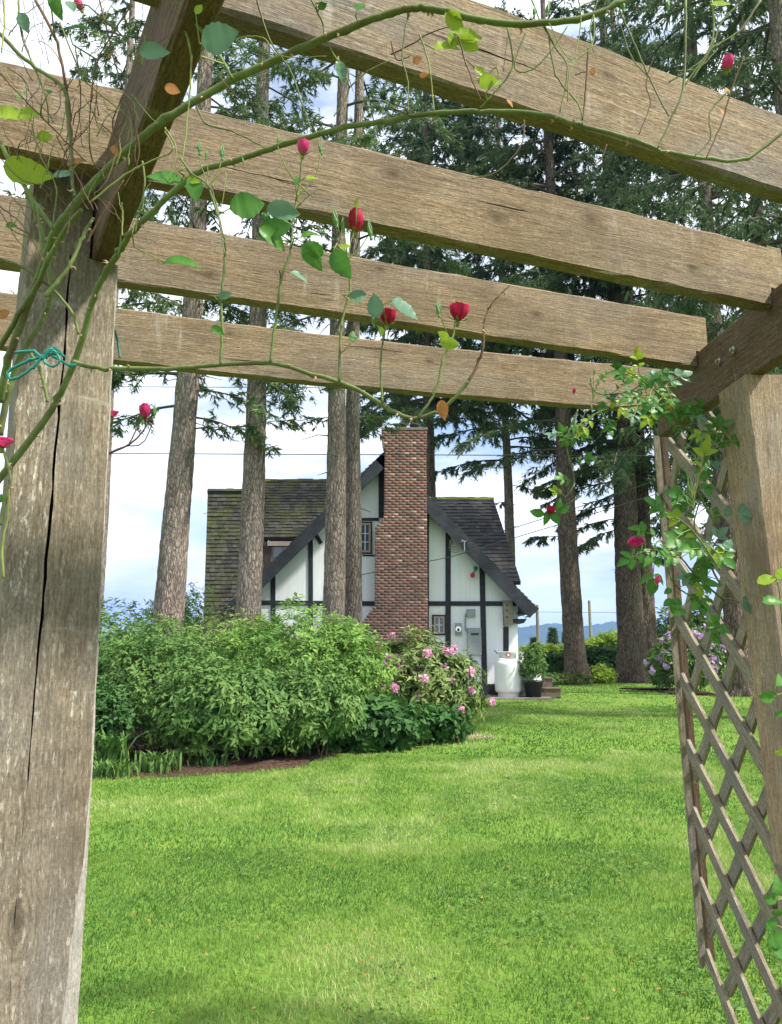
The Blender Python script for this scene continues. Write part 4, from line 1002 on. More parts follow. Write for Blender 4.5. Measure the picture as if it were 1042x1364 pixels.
# strap-leaved perennials at the left end of the bed
def straps(name, c, label, n, h, mat, seed, sp_=.5, w=.03):
    rs = np.random.default_rng(seed); V = []; F = []; T = []
    for i in range(n):
        a = rs.uniform(0, 6.28); r0 = rs.uniform(0, sp_); b0 = np.array([c[0]+r0*math.cos(a), c[1]+r0*math.sin(a)*.6, 0])
        a2 = rs.uniform(0, 6.28); L = h*rs.uniform(.6, 1.1); out = rs.uniform(.15, .6)*L; dx = np.array([math.cos(a2), math.sin(a2), 0]); sx_ = np.array([-dx[1], dx[0], 0])
        k = len(V); tn = rs.random()
        for s, ww in ((0, .5), (.35, 1), (.7, .8), (1, .05)):
            q = b0+dx*out*s*s+np.array([0, 0, L*(s-.28*s*s*s)])
            V += [q-sx_*w*ww, q+sx_*w*ww]; T += [tn, tn]
        for j in range(3): F.append((k+2*j, k+2*j+1, k+2*j+3, k+2*j+2))
    root = empty(name, (c[0], c[1], 0), label, 'plant', 'leafy perennials at the left end of the bed')
    tag(obj('leaves', npmesh('leaves', np.array(V), np.array(F), mat, True, T), root), kind='stuff')
straps('lily_plant', (-3.35, 9.5), 'tall upright clump of lance leaves beside the left post', 90, .62, M['leaf_mid'], 41, .25, .022)
straps('iris_plant', (-2.75, 9.45), 'low spreading clump of narrow leaves at the bed edge', 150, .33, M['leaf_mid'], 42, .3, .014)
straps('iris_plant', (-2.2, 9.75), 'small tuft of narrow leaves on the soil under the dogwood', 60, .24, M['leaf_dark'], 44, .3, .012)
straps('iris_plant', (-3.2, 9.15), 'low tufted clump at the lawn edge next to the left post', 150, .26, M['leaf_mid'], 43, .4, .012)
# right hand side: far hedges and lilac rhododendron
FG = 'hedges and bushes at the far lawn edge'
shrub('hedge', [((9.2, 36.5, .5), (1.9, 1.0, .95)), ((7.4, 36.5, .4), (1.0, 1.0, .7))], 'dark bush with bright top left of the first big fir trunk', M['leaf_dark'], 2200, .2, 6, 51, group=FG, stems=4)
shrub('hedge', [((10.9, 38.5, .9), (1.7, 1.0, 1.25))], 'bright topped bush between the two big fir trunks', M['leaf_yellow'], 1700, .2, 6, 52, group=FG, stems=4)
shrub('hedge', [((10.6, 36.3, .5), (1.5, .8, .95))], 'dark bush low between the two big fir trunks', M['leaf_dark'], 1500, .17, 6, 53, group=FG, stems=4)
shrub('hedge', [((7.8, 39, .5), (2.2, 1.0, 1.0))], 'yellow green bush beyond the potted shrub', M['leaf_yellow'], 1700, .2, 6, 54, group=FG, stems=4)
shrub('hedge', [((14.2, 37, 1.4), (2.1, 1.2, 1.9))], 'green bush behind the lilac rhododendron', M['leaf_mid'], 2200, .2, 6, 55, group=FG, stems=4)
shrub('hedge', [((19, 37, 1.5), (3.0, 1.2, 2.2)), ((24, 38, 1.5), (3.0, 1.2, 2.0))], 'long green hedge seen through the lattice', M['leaf_mid'], 3000, .24, 6, 56, group=FG, stems=4)
shrub('rhododendron', [((9.6, 26.2, .85), (1.05, .9, .85)), ((10.2, 26.3, 1.3), (.7, .8, .75))], 'lilac flowering rhododendron beside the lattice', M['leaf_mid'], 1700, .14, 7, 57, .35, (M['petal_lilac'], 55, .11, 12), 10, group=FG)
shrub('small_fern', [((8.5, 32.2, .3), (.6, .4, .38))], 'small bright fern at the foot of the broad fir', M['leaf_yellow'], 330, .14, 7, 58, cat='plant', group=FG, stems=0)
shrub('small_fern', [((6.9, 31.0, .2), (1.0, .4, .22))], 'low mossy mound at the foot of the first fir', M['leaf_olive'], 420, .10, 7, 59, cat='plant', group=FG, stems=0)
shrub('small_fern', [((5.3, 27.5, .25), (.5, .3, .28))], 'small leafy plant right of the wooden steps', M['leaf_mid'], 300, .10, 7, 60, cat='plant', group=FG, stems=0)
shrub('potted_shrub', [((pc.x, pc.y, .95), (.36, .34, .45)), ((pc.x+.1, pc.y, 1.25), (.2, .2, .3))], None, M['leaf_mid'], 340, .10, 7, 61, parent=potr, stems=6, inner=.8, stem_r=.01)
# fallen petals under the rhododendron
def scatter_flats(name, n, reg, size, mat, seed, label, z=.01):
    rs = np.random.default_rng(seed); c = reg(rs, n); th = rs.uniform(0, 6.28, n)
    a = np.stack([np.cos(th), np.sin(th), rs.uniform(-.3, .3, n)], 1); b = np.stack([-np.sin(th), np.cos(th), rs.uniform(-.3, .3, n)], 1)
    s = size*rs.uniform(.6, 1.3, n)[:, None]
    V = np.stack([c-a*s, c+b*s*.5, c+a*s, c-b*s*.5], 1).reshape(-1, 3); F = np.arange(n*4).reshape(-1, 4)
    return tag(obj(name, npmesh(name, V, F, mat, False, np.repeat(rs.random(n), 4))), label, None, None, 'stuff')
def reg_p(rs, n):
    q = PH(612, 983, .03); return np.stack([q.x+rs.normal(.1, .28, n), q.y+rs.normal(.1, .16, n), np.full(n, .05)], 1)
scatter_flats('fallen_petals', 420, reg_p, .018, M['petal_pink'], 70, 'pink petals fallen on the lawn below the rhododendron')
# ================================================================== far background
m, t, b = newmat('far_mountain_forest', 1, 0)
f = noise(t, mapping(t, objco(t), (.006, .006, .01)), 1, 6); t.links.new(ramp(t, f, [(.3, (.035, .06, .04)), (.7, (.07, .10, .06))]), b.inputs['Base Color'])
M['mount'] = m
def ridge_mesh(name, pts, Y, label, depth):
    A = spline([(x, y) for x, y in pts], 10); V = []; n = len(A)
    for (x, y) in A:
        p = P(x, y+random.uniform(-.5, .5), Y); V.append(p)
    rows = [(-.9, -5), (-.5, .45), (-.2, .8), (0, 1), (.4, .5), (1, -5)]
    VV = []
    for dy, hz in rows:
        for p in V: VV.append((p.x*(1+dy*depth/Y), Y+dy*depth, (p.z*hz if hz > 0 else -5)*(1+random.uniform(-.03, .03))))
    F = [(j*n+i, j*n+i+1, (j+1)*n+i+1, (j+1)*n+i) for j in range(len(rows)-1) for i in range(n-1)]
    o = obj(name, mesh(name, VV, F, True, [M['mount']])); tag(o, label, kind='structure')
ridge_mesh('mountains', [(-400, 850), (-100, 845), (200, 846), (500, 848), (640, 845), (690, 836), (720, 832), (745, 830), (775, 834), (810, 829), (838, 826), (870, 829), (905, 838), (935, 828), (980, 832), (1050, 845), (1400, 850)], 3000, 'blue forested mountain range on the horizon', 700)
def far_tree(px, pyt, Y, lab, w=.33, seed=0):
    rs = np.random.default_rng(seed); tp = P(px, pyt, Y); H = tp.z; x = tp.x
    root = empty('young_conifer', (x, Y, 0), lab, 'tree', 'small conifers beyond the hedge')
    mb = MB(); mb.tube([(x, Y, 0), (x, Y, H*.98)], [.12, .02], 6); mb.build('trunk', M['twig'], root)
    n = 260; s = rs.random(n)**.8; a = rs.uniform(0, 6.28, n); z = H*(.08+.9*s); L = w*H*(1-s)*rs.uniform(.6, 1.1, n)+.1
    t0 = np.stack([np.full(n, x), np.full(n, Y), z], 1); t1 = t0+np.stack([np.cos(a)*L, np.sin(a)*L, L*rs.uniform(-.2, .15, n)], 1)
    V, F, T = needle_cloud(t0, t1, .35, 10, .2, rs, rs.uniform(.1, .6, n)); tag(obj('crown', npmesh('crown', V, F, M['needle3'], False, T), root), kind='stuff')
far_tree(736, 835, 60, 'small conifer beyond the hedge, right of the thin wooden post', .3, 1)
far_tree(712, 848, 62, 'smaller conifer just behind the thin wooden post', .4, 2)
far_tree(754, 838, 66, 'small bare looking conifer left of the first fir trunk', .2, 3)
fence = empty('picket_fence', (P(735, 866, 50).x, 50, 0), 'far pale picket fence beyond the hedge', 'fence')
for k in range(16):
    p = P(722+k*3, 858, 50); mb = MB(); mb.box((p.x-.035, 50, 0), (p.x+.035, 50.03, p.z)); mb.build('picket', M['plain_wood'], fence)
for z_ in (.5, 1.2):
    a, b = P(720, 860, 50), P(770, 860, 50); mb = MB(); mb.box((a.x, 50.032, z_), (b.x, 50.07, z_+.08)); mb.build('rail', M['plain_wood'], fence)
wire([P(700, 815, 70), P(1060, 818, 70)], .02, 'faint far cable just above the mountains')
hz = MB(); hz.box((-7500, -300, -12), (7500, 7200, 260))
mh = bpy.data.materials.new('haze_air'); mh.use_nodes = True; tt = mh.node_tree; tt.nodes.clear()
pv = N(tt, 'ShaderNodeVolumePrincipled'); pv.inputs['Color'].default_value = (.30, .52, 1, 1); pv.inputs['Density'].default_value = HAZE; pv.inputs['Anisotropy'].default_value = .1
ho = N(tt, 'ShaderNodeOutputMaterial'); tt.links.new(pv.outputs[0], ho.inputs['Volume'])
tag(hz.build('haze', mh), 'pale blue air that fades the far mountains', kind='stuff')
# ================================================================== lawn blades
m, t, b = newmat('grass_blades', .6, .25)
at = N(t, 'ShaderNodeAttribute', attribute_name='tint')
c = ramp(t, at.outputs['Fac'], [(0, (.055, .145, .024)), (.4, (.13, .245, .040)), (.75, (.25, .365, .075)), (1, (.42, .48, .18))])
t.links.new(c, b.inputs['Base Color']); tr = N(t, 'ShaderNodeBsdfTranslucent'); t.links.new(c, tr.inputs['Color'])
ms = N(t, 'ShaderNodeMixShader'); ms.inputs[0].default_value = .35; t.links.new(b.outputs[0], ms.inputs[1]); t.links.new(tr.outputs[0], ms.inputs[2]); t.links.new(ms.outputs[0], t.nodes['Material Output'].inputs[0])
M['blades'] = m
EP = [PH(*q, 0) for q in [(60,1040),(130,1037),(220,1034),(330,1029),(400,1021),(432,1008),(480,998),(560,992),(610,983),(640,955)]]
ex = np.array([p.x for p in EP]); ey = np.array([p.y for p in EP])
def grass(n, y0, y1, h, w, seed):
    rs = np.random.default_rng(seed)
    y = np.sqrt(rs.uniform(y0**2, y1**2, n)); x = rs.uniform(-.56, .56, n)*(y+.6)
    keep = ~((x < ex[-1]) & (y > np.interp(x, ex, ey)-.02) & (x > -20))
    keep &= ~((y > YW-1.55) & (x < 4.6))
    x, y = x[keep], y[keep]; n = len(x)
    z = .035*np.sin(x*.5+.6)*np.sin(y*.33)*np.clip((26-y)/8, 0, 1)
    pt = np.stack([x, y, np.zeros(n)], 1)
    pa = vnoise(pt*np.array([.9, .8, 1]), 4)*.5+vnoise(pt*np.array([3.1, 2.2, 1]), 5)*.3+vnoise(pt*9, 6)*.2
    th = rs.uniform(0, 6.28, n); le = rs.uniform(.1, .8, n); H = h*rs.uniform(.5, 1.2, n)*(.7+.7*pa)
    d = np.stack([np.cos(th)*le, np.sin(th)*le, np.ones(n)], 1); ph = rs.uniform(0, 6.28, n); s = np.stack([np.cos(ph), np.sin(ph), np.zeros(n)], 1)*(w*rs.uniform(.6, 1.2, n))[:, None]
    b0 = np.stack([x, y, z-.004], 1); mid = b0+d*(H*.55)[:, None]*np.array([.6, .6, 1]); tip = b0+d*H[:, None]*np.array([1.1, 1.1, .95])
    V = np.stack([b0-s, b0+s, mid+s*.75, tip, mid-s*.75], 1).reshape(-1, 3)
    ii = np.arange(n)*5
    F = np.concatenate([np.stack([ii, ii+1, ii+2], 1), np.stack([ii, ii+2, ii+4], 1), np.stack([ii+4, ii+2, ii+3], 1)])
    pb = vnoise(pt*np.array([.35, .5, 1])+11, 9); T = np.clip((pa-.5)*2.1+(pb-.5)*.35+.46+rs.normal(0, .15, n), 0, 1); T = np.where(rs.random(n) < .02, 1.0, T)
    return V, F, np.repeat(T, 5)
parts = [grass(150000, 2.9, 6.0, .030, .0021, 81), grass(120000, 6.0, 11, .036, .0038, 82), grass(80000, 11, 20, .040, .008, 83), grass(36000, 20, 36, .045, .016, 84)]
off = 0; Vs, Fs, Ts = [], [], []
for V, F, T in parts: Vs.append(V); Fs.append(F+off); Ts.append(T); off += len(V)
tag(obj('grass', npmesh('grass', np.concatenate(Vs), np.concatenate(Fs), M['blades'], False, np.concatenate(Ts))), 'short mown grass blades of the lawn', None, None, 'stuff')
# clover patches
rs = np.random.default_rng(90); n = 14000
y = np.sqrt(rs.uniform(3**2, 9**2, n)); x = rs.uniform(-.2, .56, n)*(y+.5)
k = vnoise(np.stack([x*1.3, y*1.1, x*0], 1), 8); kp = (k+.12*(x > .3) > .60) & ~((x < ex[-1]) & (y > np.interp(x, ex, ey)-.1)); x, y = x[kp], y[kp]; n = len(x)
cc = np.stack([x, y, .035*np.sin(x*.5+.6)*np.sin(y*.33)+rs.uniform(.02, .04, n)], 1)
V, F, T = leaf_cloud(cc, unit(np.stack([rs.normal(0, .2, n), rs.normal(0, .2, n), np.ones(n)], 1)), .015, 3, rs, rs.uniform(.2, .8, n), .95, .25, .1, 0)
tag(obj('clover', npmesh('clover', V, F, M['leaf_mid'], False, T)), 'clover patches in the near lawn', None, None, 'stuff')
def reg_l(rs, n):
    y = np.sqrt(rs.uniform(3**2, 9**2, n)); x = rs.uniform(-.4, .56, n)*(y+.3); return np.stack([x, y, .035*np.sin(x*.5+.6)*np.sin(y*.33)+.03], 1)
scatter_flats('fallen_leaves', 620, reg_l, .010, M['dead_leaf'], 91, 'scattered tiny orange fallen leaves in the near grass')
#ROSES
# ================================================================== climbing roses
def leaf_mesh(name, mat, asp, bend, fold, seed):
    rs = np.random.default_rng(seed); V = []; F = []; n = 12
    for i in range(n+1):
        s = i/n; w = asp*.5*(math.sin(math.pi*min(1, s*1.02)**.8)**.8 if 0 < s < 1 else 0.0)
        zc = -bend*s*s; ser = (1+.045*(1 if i % 2 else -1))
        x = s
        V += [(x, -w*ser, zc+fold*w), (x, 0, zc), (x, w*ser, zc+fold*w*.9)]
    for i in range(n):
        k = i*3; F += [(k, k+1, k+4, k+3), (k+1, k+2, k+5, k+4)]
    V = [(x, y+rs.normal(0, .004), z+rs.normal(0, .012)) for x, y, z in V]
    me = npmesh(name, np.array(V), np.array(F), mat, True, np.clip(.35+rs.normal(0, .10, len(V))+rs.uniform(-.25, .25)+np.tile([0, .4, 0], len(V)//3), 0, 1)); return me
LM = {k: [leaf_mesh('leaf', M[m_], a, b_, f_, i*7+j) for i, (a, b_, f_) in enumerate(((.62, .10, .25), (.55, .22, .35), (.70, .05, .15), (.58, .3, .5)))] for j, (k, m_) in enumerate((('g', 'rose_green'), ('b', 'rose_blue'), ('y', 'rose_lime'), ('d', 'dead_leaf')))}
def place(name, me, parent, c, xdir, nrm, size):
    X = Vector(xdir).normalized(); Z = Vector(nrm); Z = (Z - X*Z.dot(X)).normalized(); Yv = Z.cross(X)
    mw = Matrix((X*size, Yv*size, Z*size)).transposed().to_4x4(); mw.translation = Vector(c)-parent.location
    o = bpy.data.objects.new(name, me); COL.objects.link(o); o.parent = parent; o.matrix_basis = mw; return o
CANEPTS = []; LEAFB = []
def leaf(parent, px, py, Y, size_px, ang, kind='g', tilt=None, var=None):
    """leaf centred on a point of the plant, ang in degrees in the picture sense, size in metres from its span"""
    L = size_px/1000*Y*1.15; a = R(ang); d = Vector((math.cos(a), random.uniform(-.35, .35), math.sin(a))).normalized()
    c = P(px, py, Y) - d*L*.5
    t_ = tilt if tilt is not None else random.uniform(-.7, .7)
    nrm = Vector((math.sin(a)*-t_+random.uniform(-.3, .3), -1, math.cos(a)*t_+random.uniform(-.2, .2)))
    if kind != 'd': LEAFB.append((parent, c.copy(), d.copy(), L))
    return place('leaf', random.choice(LM[kind]) if var is None else LM[kind][var], parent, c, d, nrm, L)
def cane(parent, pts, Y, wpx, mat='cane', name='cane', thorns=0, jitter=0, wend=None, div=1.0, ox=0, oy=0):
    n = len(pts); Ys = [Y]*n if isinstance(Y, (int, float)) else list(np.interp(np.linspace(0, 1, n), np.linspace(0, 1, len(Y)), Y))
    q = [tuple(P(ox+x/div, oy+y/div, yy)) for (x, y), yy in zip(pts, Ys)]
    A = spline(q, 7); m_ = len(A); Ym = np.mean(Ys)
    for i in range(1, m_-1): A[i] += rng.normal(0, .0003, 3) + (rng.normal(0, .0013, 3) if i % 7 == 0 and i > 6 and wpx > 3.4 else 0)
    r0 = wpx/2*Ym/985; r1 = (wend if wend is not None else wpx*.6)/2*Ym/985
    rad = [r0+(r1-r0)*i/(m_-1) for i in range(m_)]
    for i in range(7, m_-2, 7): rad[i] *= 1.13
    if wpx >= 5: thorns = thorns*2+4
    mb = MB(); mb.tube([tuple(a) for a in A], rad, 10 if wpx > 4 else 6)
    o = mb.build(name, M[mat], parent, True)
    CANEPTS.extend(Vector(a) for a in A[::2])
    for k in range(thorns):
        i = random.randint(2, m_-3); p = Vector(A[i]); t_ = (Vector(A[i+1])-Vector(A[i-1])).normalized()
        w = t_.cross(Vector((random.uniform(-1, 1), random.uniform(-1, .2), random.uniform(-1, 1)))).normalized()
        L = .006*random.uniform(.7, 1.3); mb = MB(); mb.tube([p+w*rad[i]*.7-t_*.002, p+w*(rad[i]+L*.5), p+w*(rad[i]+L)-t_*.002], [.0022, .0012, .0002], 5); mb.build('thorn', M['thorn'], o)
    return o, A
def petal_mesh(mat, n_layers, openness, seed, tall=1.0):
    rs = np.random.default_rng(seed); V = []; F = []; T = []
    for l in range(n_layers):
        f = (l+1)/n_layers; cnt = 3 if l < n_layers-1 else 5
        for p_ in range(cnt):
            a0 = rs.uniform(0, 6.28) if p_ == 0 else a0+2*math.pi/cnt; span = (2*math.pi/cnt)*1.35; k = len(V); tn = rs.uniform(.1, .9)
            for i in range(6):
                v = i/5
                rr_ = (.10+.40*f*(math.sin(min(1, v+.04)*2.45)**.75))*(1+openness*f*v*v*1.0)
                if v > .8: rr_ += openness*.12*f
                for j in range(6):
                    u = j/5-.5; a = a0+u*span*(.75+.25*math.sin(v*2.4)); edge = (1-(abs(u)*1.6)**3*.25)
                    V.append((rr_*math.cos(a)*(1+.06*rs.normal()*v), rr_*math.sin(a), tall*(v*edge*(1.05-.16*f)) + .03*rs.normal()*v)); T.append(tn-.35*v*(1 if openness < .3 else -.3))
            for i in range(5):
                for j in range(5): F.append((k+i*6+j, k+i*6+j+1, k+(i+1)*6+j+1, k+(i+1)*6+j))
    return npmesh('flower', np.array(V), np.array(F), mat, True, np.clip(T, 0, 1))
FM = {'bud': petal_mesh(M['petal_red'], 3, .0, 1, 1.5), 'rose': petal_mesh(M['petal_red'], 5, .42, 2, 1.1), 'mag': petal_mesh(M['petal_mag'], 4, .9, 3, .8), 'pink': petal_mesh(M['petal_mag'], 3, .1, 4, 1.4)}
def sepals_mesh(open_, seed):
    mb = MB(); mb.lathe([(.001, -.45), (.14, -.40), (.20, -.22), (.17, -.06), (.12, 0)], 10)
    for i in range(5):
        a = i*1.2566+.2; ca, sa = math.cos(a), math.sin(a); n_ = (-sa, ca)
        pr = [(.12, -.02, .10), (.26+open_*.1, .05-open_*.05, .13), (.36+open_*.35, .35-open_*.35, .10), (.30+open_*.6, .75-open_*.75, .03)]
        V = []
        for r_, z, w in pr: V += [(r_*ca-n_[0]*w, r_*sa-n_[1]*w, z), (r_*ca+n_[0]*w, r_*sa+n_[1]*w, z)]
        mb.add(V, [(0, 1, 3, 2), (2, 3, 5, 4), (4, 5, 7, 6)])
    me = mesh('sepals', mb.v, mb.f, True, [M['cane_lime'] if open_ > .3 else M['rose_bud_green']]); return me
M['rose_bud_green'] = flat('rose_bud_green', (.14, .28, .09), .5, .3, 0, .3, 40)
SM = [sepals_mesh(.0, 1), sepals_mesh(.7, 2)]
bm_ = MB(); bm_.lathe([(.001, -.35), (.13, -.3), (.16, -.12), (.12, 0), (.22, .2), (.25, .4), (.19, .75), (.08, 1.15), (.01, 1.6)], 10); 
for k in range(5):
    a = k*1.2566; bm_.tube([(.24*math.cos(a), .24*math.sin(a), .2), (.22*math.cos(a), .22*math.sin(a), .8), (.05*math.cos(a+.4), .05*math.sin(a+.4), 1.5+.1*k)], [.03, .06, .01], 4)
BUD = mesh('bud', bm_.v, bm_.f, True, [M['rose_bud_green']])
def flower(parent, px, py, Y, size_px, kind, tiltx=0, fwd=-.35):
    """size = height of the blossom"""
    L = size_px/1000*Y; up = Vector((tiltx, fwd, 1)).normalized(); c = P(px, py, Y)-up*L*.55
    o = place('flower', FM[kind], parent, c, up.cross(Vector((0, 1, .2))).normalized(), up, L*.72)
    s_ = bpy.data.objects.new('sepals', SM[1]); COL.objects.link(s_); s_.parent = o; s_.scale = (.95, .95, .95)
    return o
def bud(parent, px, py, Y, size_px, tiltx=0):
    L = size_px/1000*Y; up = Vector((tiltx, -.1, 1)).normalized()
    return place('bud', BUD, parent, P(px, py, Y)-up*L*.4, up.cross(Vector((0, 1, .2))).normalized(), up, L*.62)
ra = empty('climbing_rose', (-.66, 1.15, 0), 'climbing rose with arching green canes and crimson blooms across the left post and rafters', 'rose')
YA = 0.88
# long canes
cane(ra, [(0,535),(12,478),(38,405),(62,341),(75,305),(115,255),(165,205),(220,160),(310,107),(400,65),(460,40),(521,17),(560,11),(600,17),(640,27),(696,32),(771,25),(821,7),(860,-12)], [1.12, 1.0, .9, .86, .86, .86], 12, 'cane', thorns=9, wend=8)
cane(ra, [(-10,650),(20,612),(55,566),(78,530),(97,488),(112,445),(125,396),(143,360),(160,335),(172,315),(205,280),(260,232),(310,215),(380,192),(460,170),(521,160),(571,152),(641,148),(721,152),(771,167),(831,182),(881,200),(946,212),(996,210),(1050,170)], [1.18, 1.1, .98, .9, .87, .87], 11, 'cane', thorns=12, wend=4)
cane(ra, [(98,482),(115,487),(140,490),(225,491),(280,487),(360,484),(415,498),(470,516),(521,546),(540,555),(557,557),(582,548),(602,534),(624,508)], [1.1, 1.05, 1.02], 6.5, 'cane', thorns=4, wend=5)
cane(ra, [(623,510),(639,480),(645,449),(645,432),(651,412),(663,395),(680,380)], 1.02, 4.5, 'cane_old', thorns=2, wend=1.5)
cane(ra, [(0,580),(12,520),(30,470),(60,418),(68,380),(60,330),(50,290),(35,255)], [1.15, 1.05], 9, 'cane', thorns=4, wend=6)
cane(ra, [(0,462),(25,420),(50,380),(65,345),(92,300),(108,280)], [1.1, .9], 8, 'cane', thorns=2, wend=6)
cane(ra, [(0,190),(25,235),(50,275),(72,305)], .87, 6, 'cane', wend=6)
cane(ra, [(0,45),(40,85),(85,118),(90,160),(95,200),(96,240),(100,262)], .86, 6, 'cane', wend=4)
cane(ra, [(40,470),(52,490),(60,515),(63,535)], 1.08, 5, 'cane', wend=4)
cane(ra, [(0,345),(20,352),(40,362),(70,385),(95,415),(105,445)], 1.05, 4.5, 'cane', wend=4)
cane(ra, [(60,395),(80,372),(95,350),(110,315),(125,290)], .98, 6, 'cane', wend=4)
cane(ra, [(0,700),(8,660),(14,640),(8,610),(0,590)], 1.15, 5, 'cane', wend=3)
cane(ra, [(5,770),(3,730),(10,690),(12,650)], 1.15, 4, 'cane_lime', wend=3)
# uprights that carry the blooms (all rise from the long low cane)
for pts, w in (([(294,486),(296,440),(295,400),(300,345),(298,318),(290,285),(275,240)], 4), ([(360,483),(367,430),(375,372),(386,338),(390,300),(396,262),(400,240),(403,205)], 4),
        ([(452,509),(454,440),(463,400),(467,385),(464,350),(462,330)], 3.6), ([(510,537),(507,482),(512,445),(516,432)], 3.2), ([(557,556),(580,522),(590,480),(602,455),(606,432),(609,425)], 3.6),
        ([(462,340),(455,320),(450,300)], 2), ([(464,345),(468,320),(474,305)], 2), ([(464,345),(480,330),(490,315)], 2), ([(463,340),(460,320),(459,305)], 1.6),
        ([(512,447),(503,435),(498,428)], 2), ([(601,456),(592,435),(586,420)], 2), ([(396,262),(420,235),(427,205)], 1.8), ([(398,250),(380,220),(370,195)], 1.8), ([(392,280),(410,262),(428,250)], 1.8),
        ([(275,240),(268,220),(266,205)], 1.6), ([(278,235),(276,215)], 1.6), ([(283,250),(292,225),(296,210)], 1.8)):
    cane(ra, pts, 1.0 if pts[0][1] > 300 else .9, w, 'cane_lime' if w < 3 else 'cane', 'stem', wend=w*.7)
# tangle over the left post (coordinates measured at twice the photo's scale)
Z1 = [([(465,0),(500,40),(560,110),(620,210)], 14, 'cane'), ([(685,0),(720,110),(770,180),(800,260),(830,350)], 6, 'cane'), ([(830,0),(860,60),(870,110),(930,230),(890,310)], 6, 'cane'),
 ([(930,235),(980,190),(1042,160)], 5, 'cane'), ([(640,100),(700,100),(750,150),(870,150)], 4, 'cane_lime'), ([(490,70),(510,150),(505,250),(490,400),(470,470)], 6, 'cane_lime'), ([(510,60),(540,150),(590,210),(640,270)], 4, 'cane_old'),
 ([(525,285),(550,330),(620,350),(710,395)], 6, 'cane'), ([(265,0),(290,100),(310,180),(350,300),(360,360)], 5, 'cane_old'), ([(350,15),(300,90),(250,200),(240,400),(270,460)], 5, 'cane_old'),
 ([(95,0),(150,110),(175,230),(190,330),(190,450),(200,520)], 9, 'cane_old'), ([(0,195),(60,260),(130,330),(230,430)], 5, 'cane_old'), ([(50,0),(60,100),(120,250),(130,330)], 6, 'cane'),
 ([(160,60),(200,160),(230,220),(330,300)], 5, 'cane'), ([(85,330),(110,420),(150,500),(140,600)], 5, 'cane'), ([(240,540),(330,470),(400,430),(460,400),(440,350)], 7, 'cane_lime'),
 ([(380,430),(385,500),(360,620)], 6, 'cane'), ([(325,540),(327,600),(315,682)], 6, 'cane'), ([(0,550),(60,600),(120,700)], 4, 'cane_old'), ([(10,0),(12,60),(5,140)], 7, 'cane_lime'),
 ([(200,120),(215,250),(205,350),(160,480)], 4, 'cane_old'), ([(270,330),(310,380),(290,470),(250,520)], 4, 'cane_old'), ([(330,250),(300,330),(320,400),(300,480)], 5, 'cane_old'), ([(60,520),(120,430),(200,440),(240,470)], 3, 'cane_old'),
 ([(0,420),(60,480),(130,500),(190,560)], 3, 'cane_old'), ([(150,480),(180,400),(240,330),(260,250)], 3, 'cane_old'), ([(350,250),(390,300),(420,330)], 4, 'cane'), ([(480,420),(510,460),(560,500),(580,560),(600,682)], 6, 'cane'),
 ([(545,500),(600,460),(590,550)], 3, 'cane_lime'), ([(0,560),(40,630),(80,682)], 3, 'cane_old'), ([(230,650),(280,560),(330,480)], 6, 'cane_old'), ([(360,330),(370,420),(330,500)], 3, 'cane_old'),
 ([(20,180),(70,220),(90,300),(80,380)], 3, 'cane_old'), ([(440,340),(470,400),(450,480)], 5, 'cane_lime'), ([(100,550),(105,600),(110,682)], 6, 'cane'), ([(150,360),(180,420),(220,500),(250,560)], 4, 'cane_old')]
for pts, w, mt in Z1: cane(ra, pts, random.uniform(.80, .90), w/2, mt, 'stem', wend=w*.3, div=2)
rs_ = random.Random(5)
for k in range(90):     # dry fine twigs
    x, y = rs_.uniform(0, 190), rs_.uniform(20, 330); a = rs_.uniform(-.6, .9)-1.57; pts = [(x, y)]
    for j in range(4): a += rs_.uniform(-.5, .5); x += math.cos(a)*rs_.uniform(9, 20)*-1; y += math.sin(a)*rs_.uniform(9, 22); pts.append((x, y))
    cane(ra, pts, rs_.uniform(.80, .93), rs_.uniform(1.0, 2.0), 'cane_old' if rs_.random() < .75 else 'cane_lime', 'twig', wend=.7)
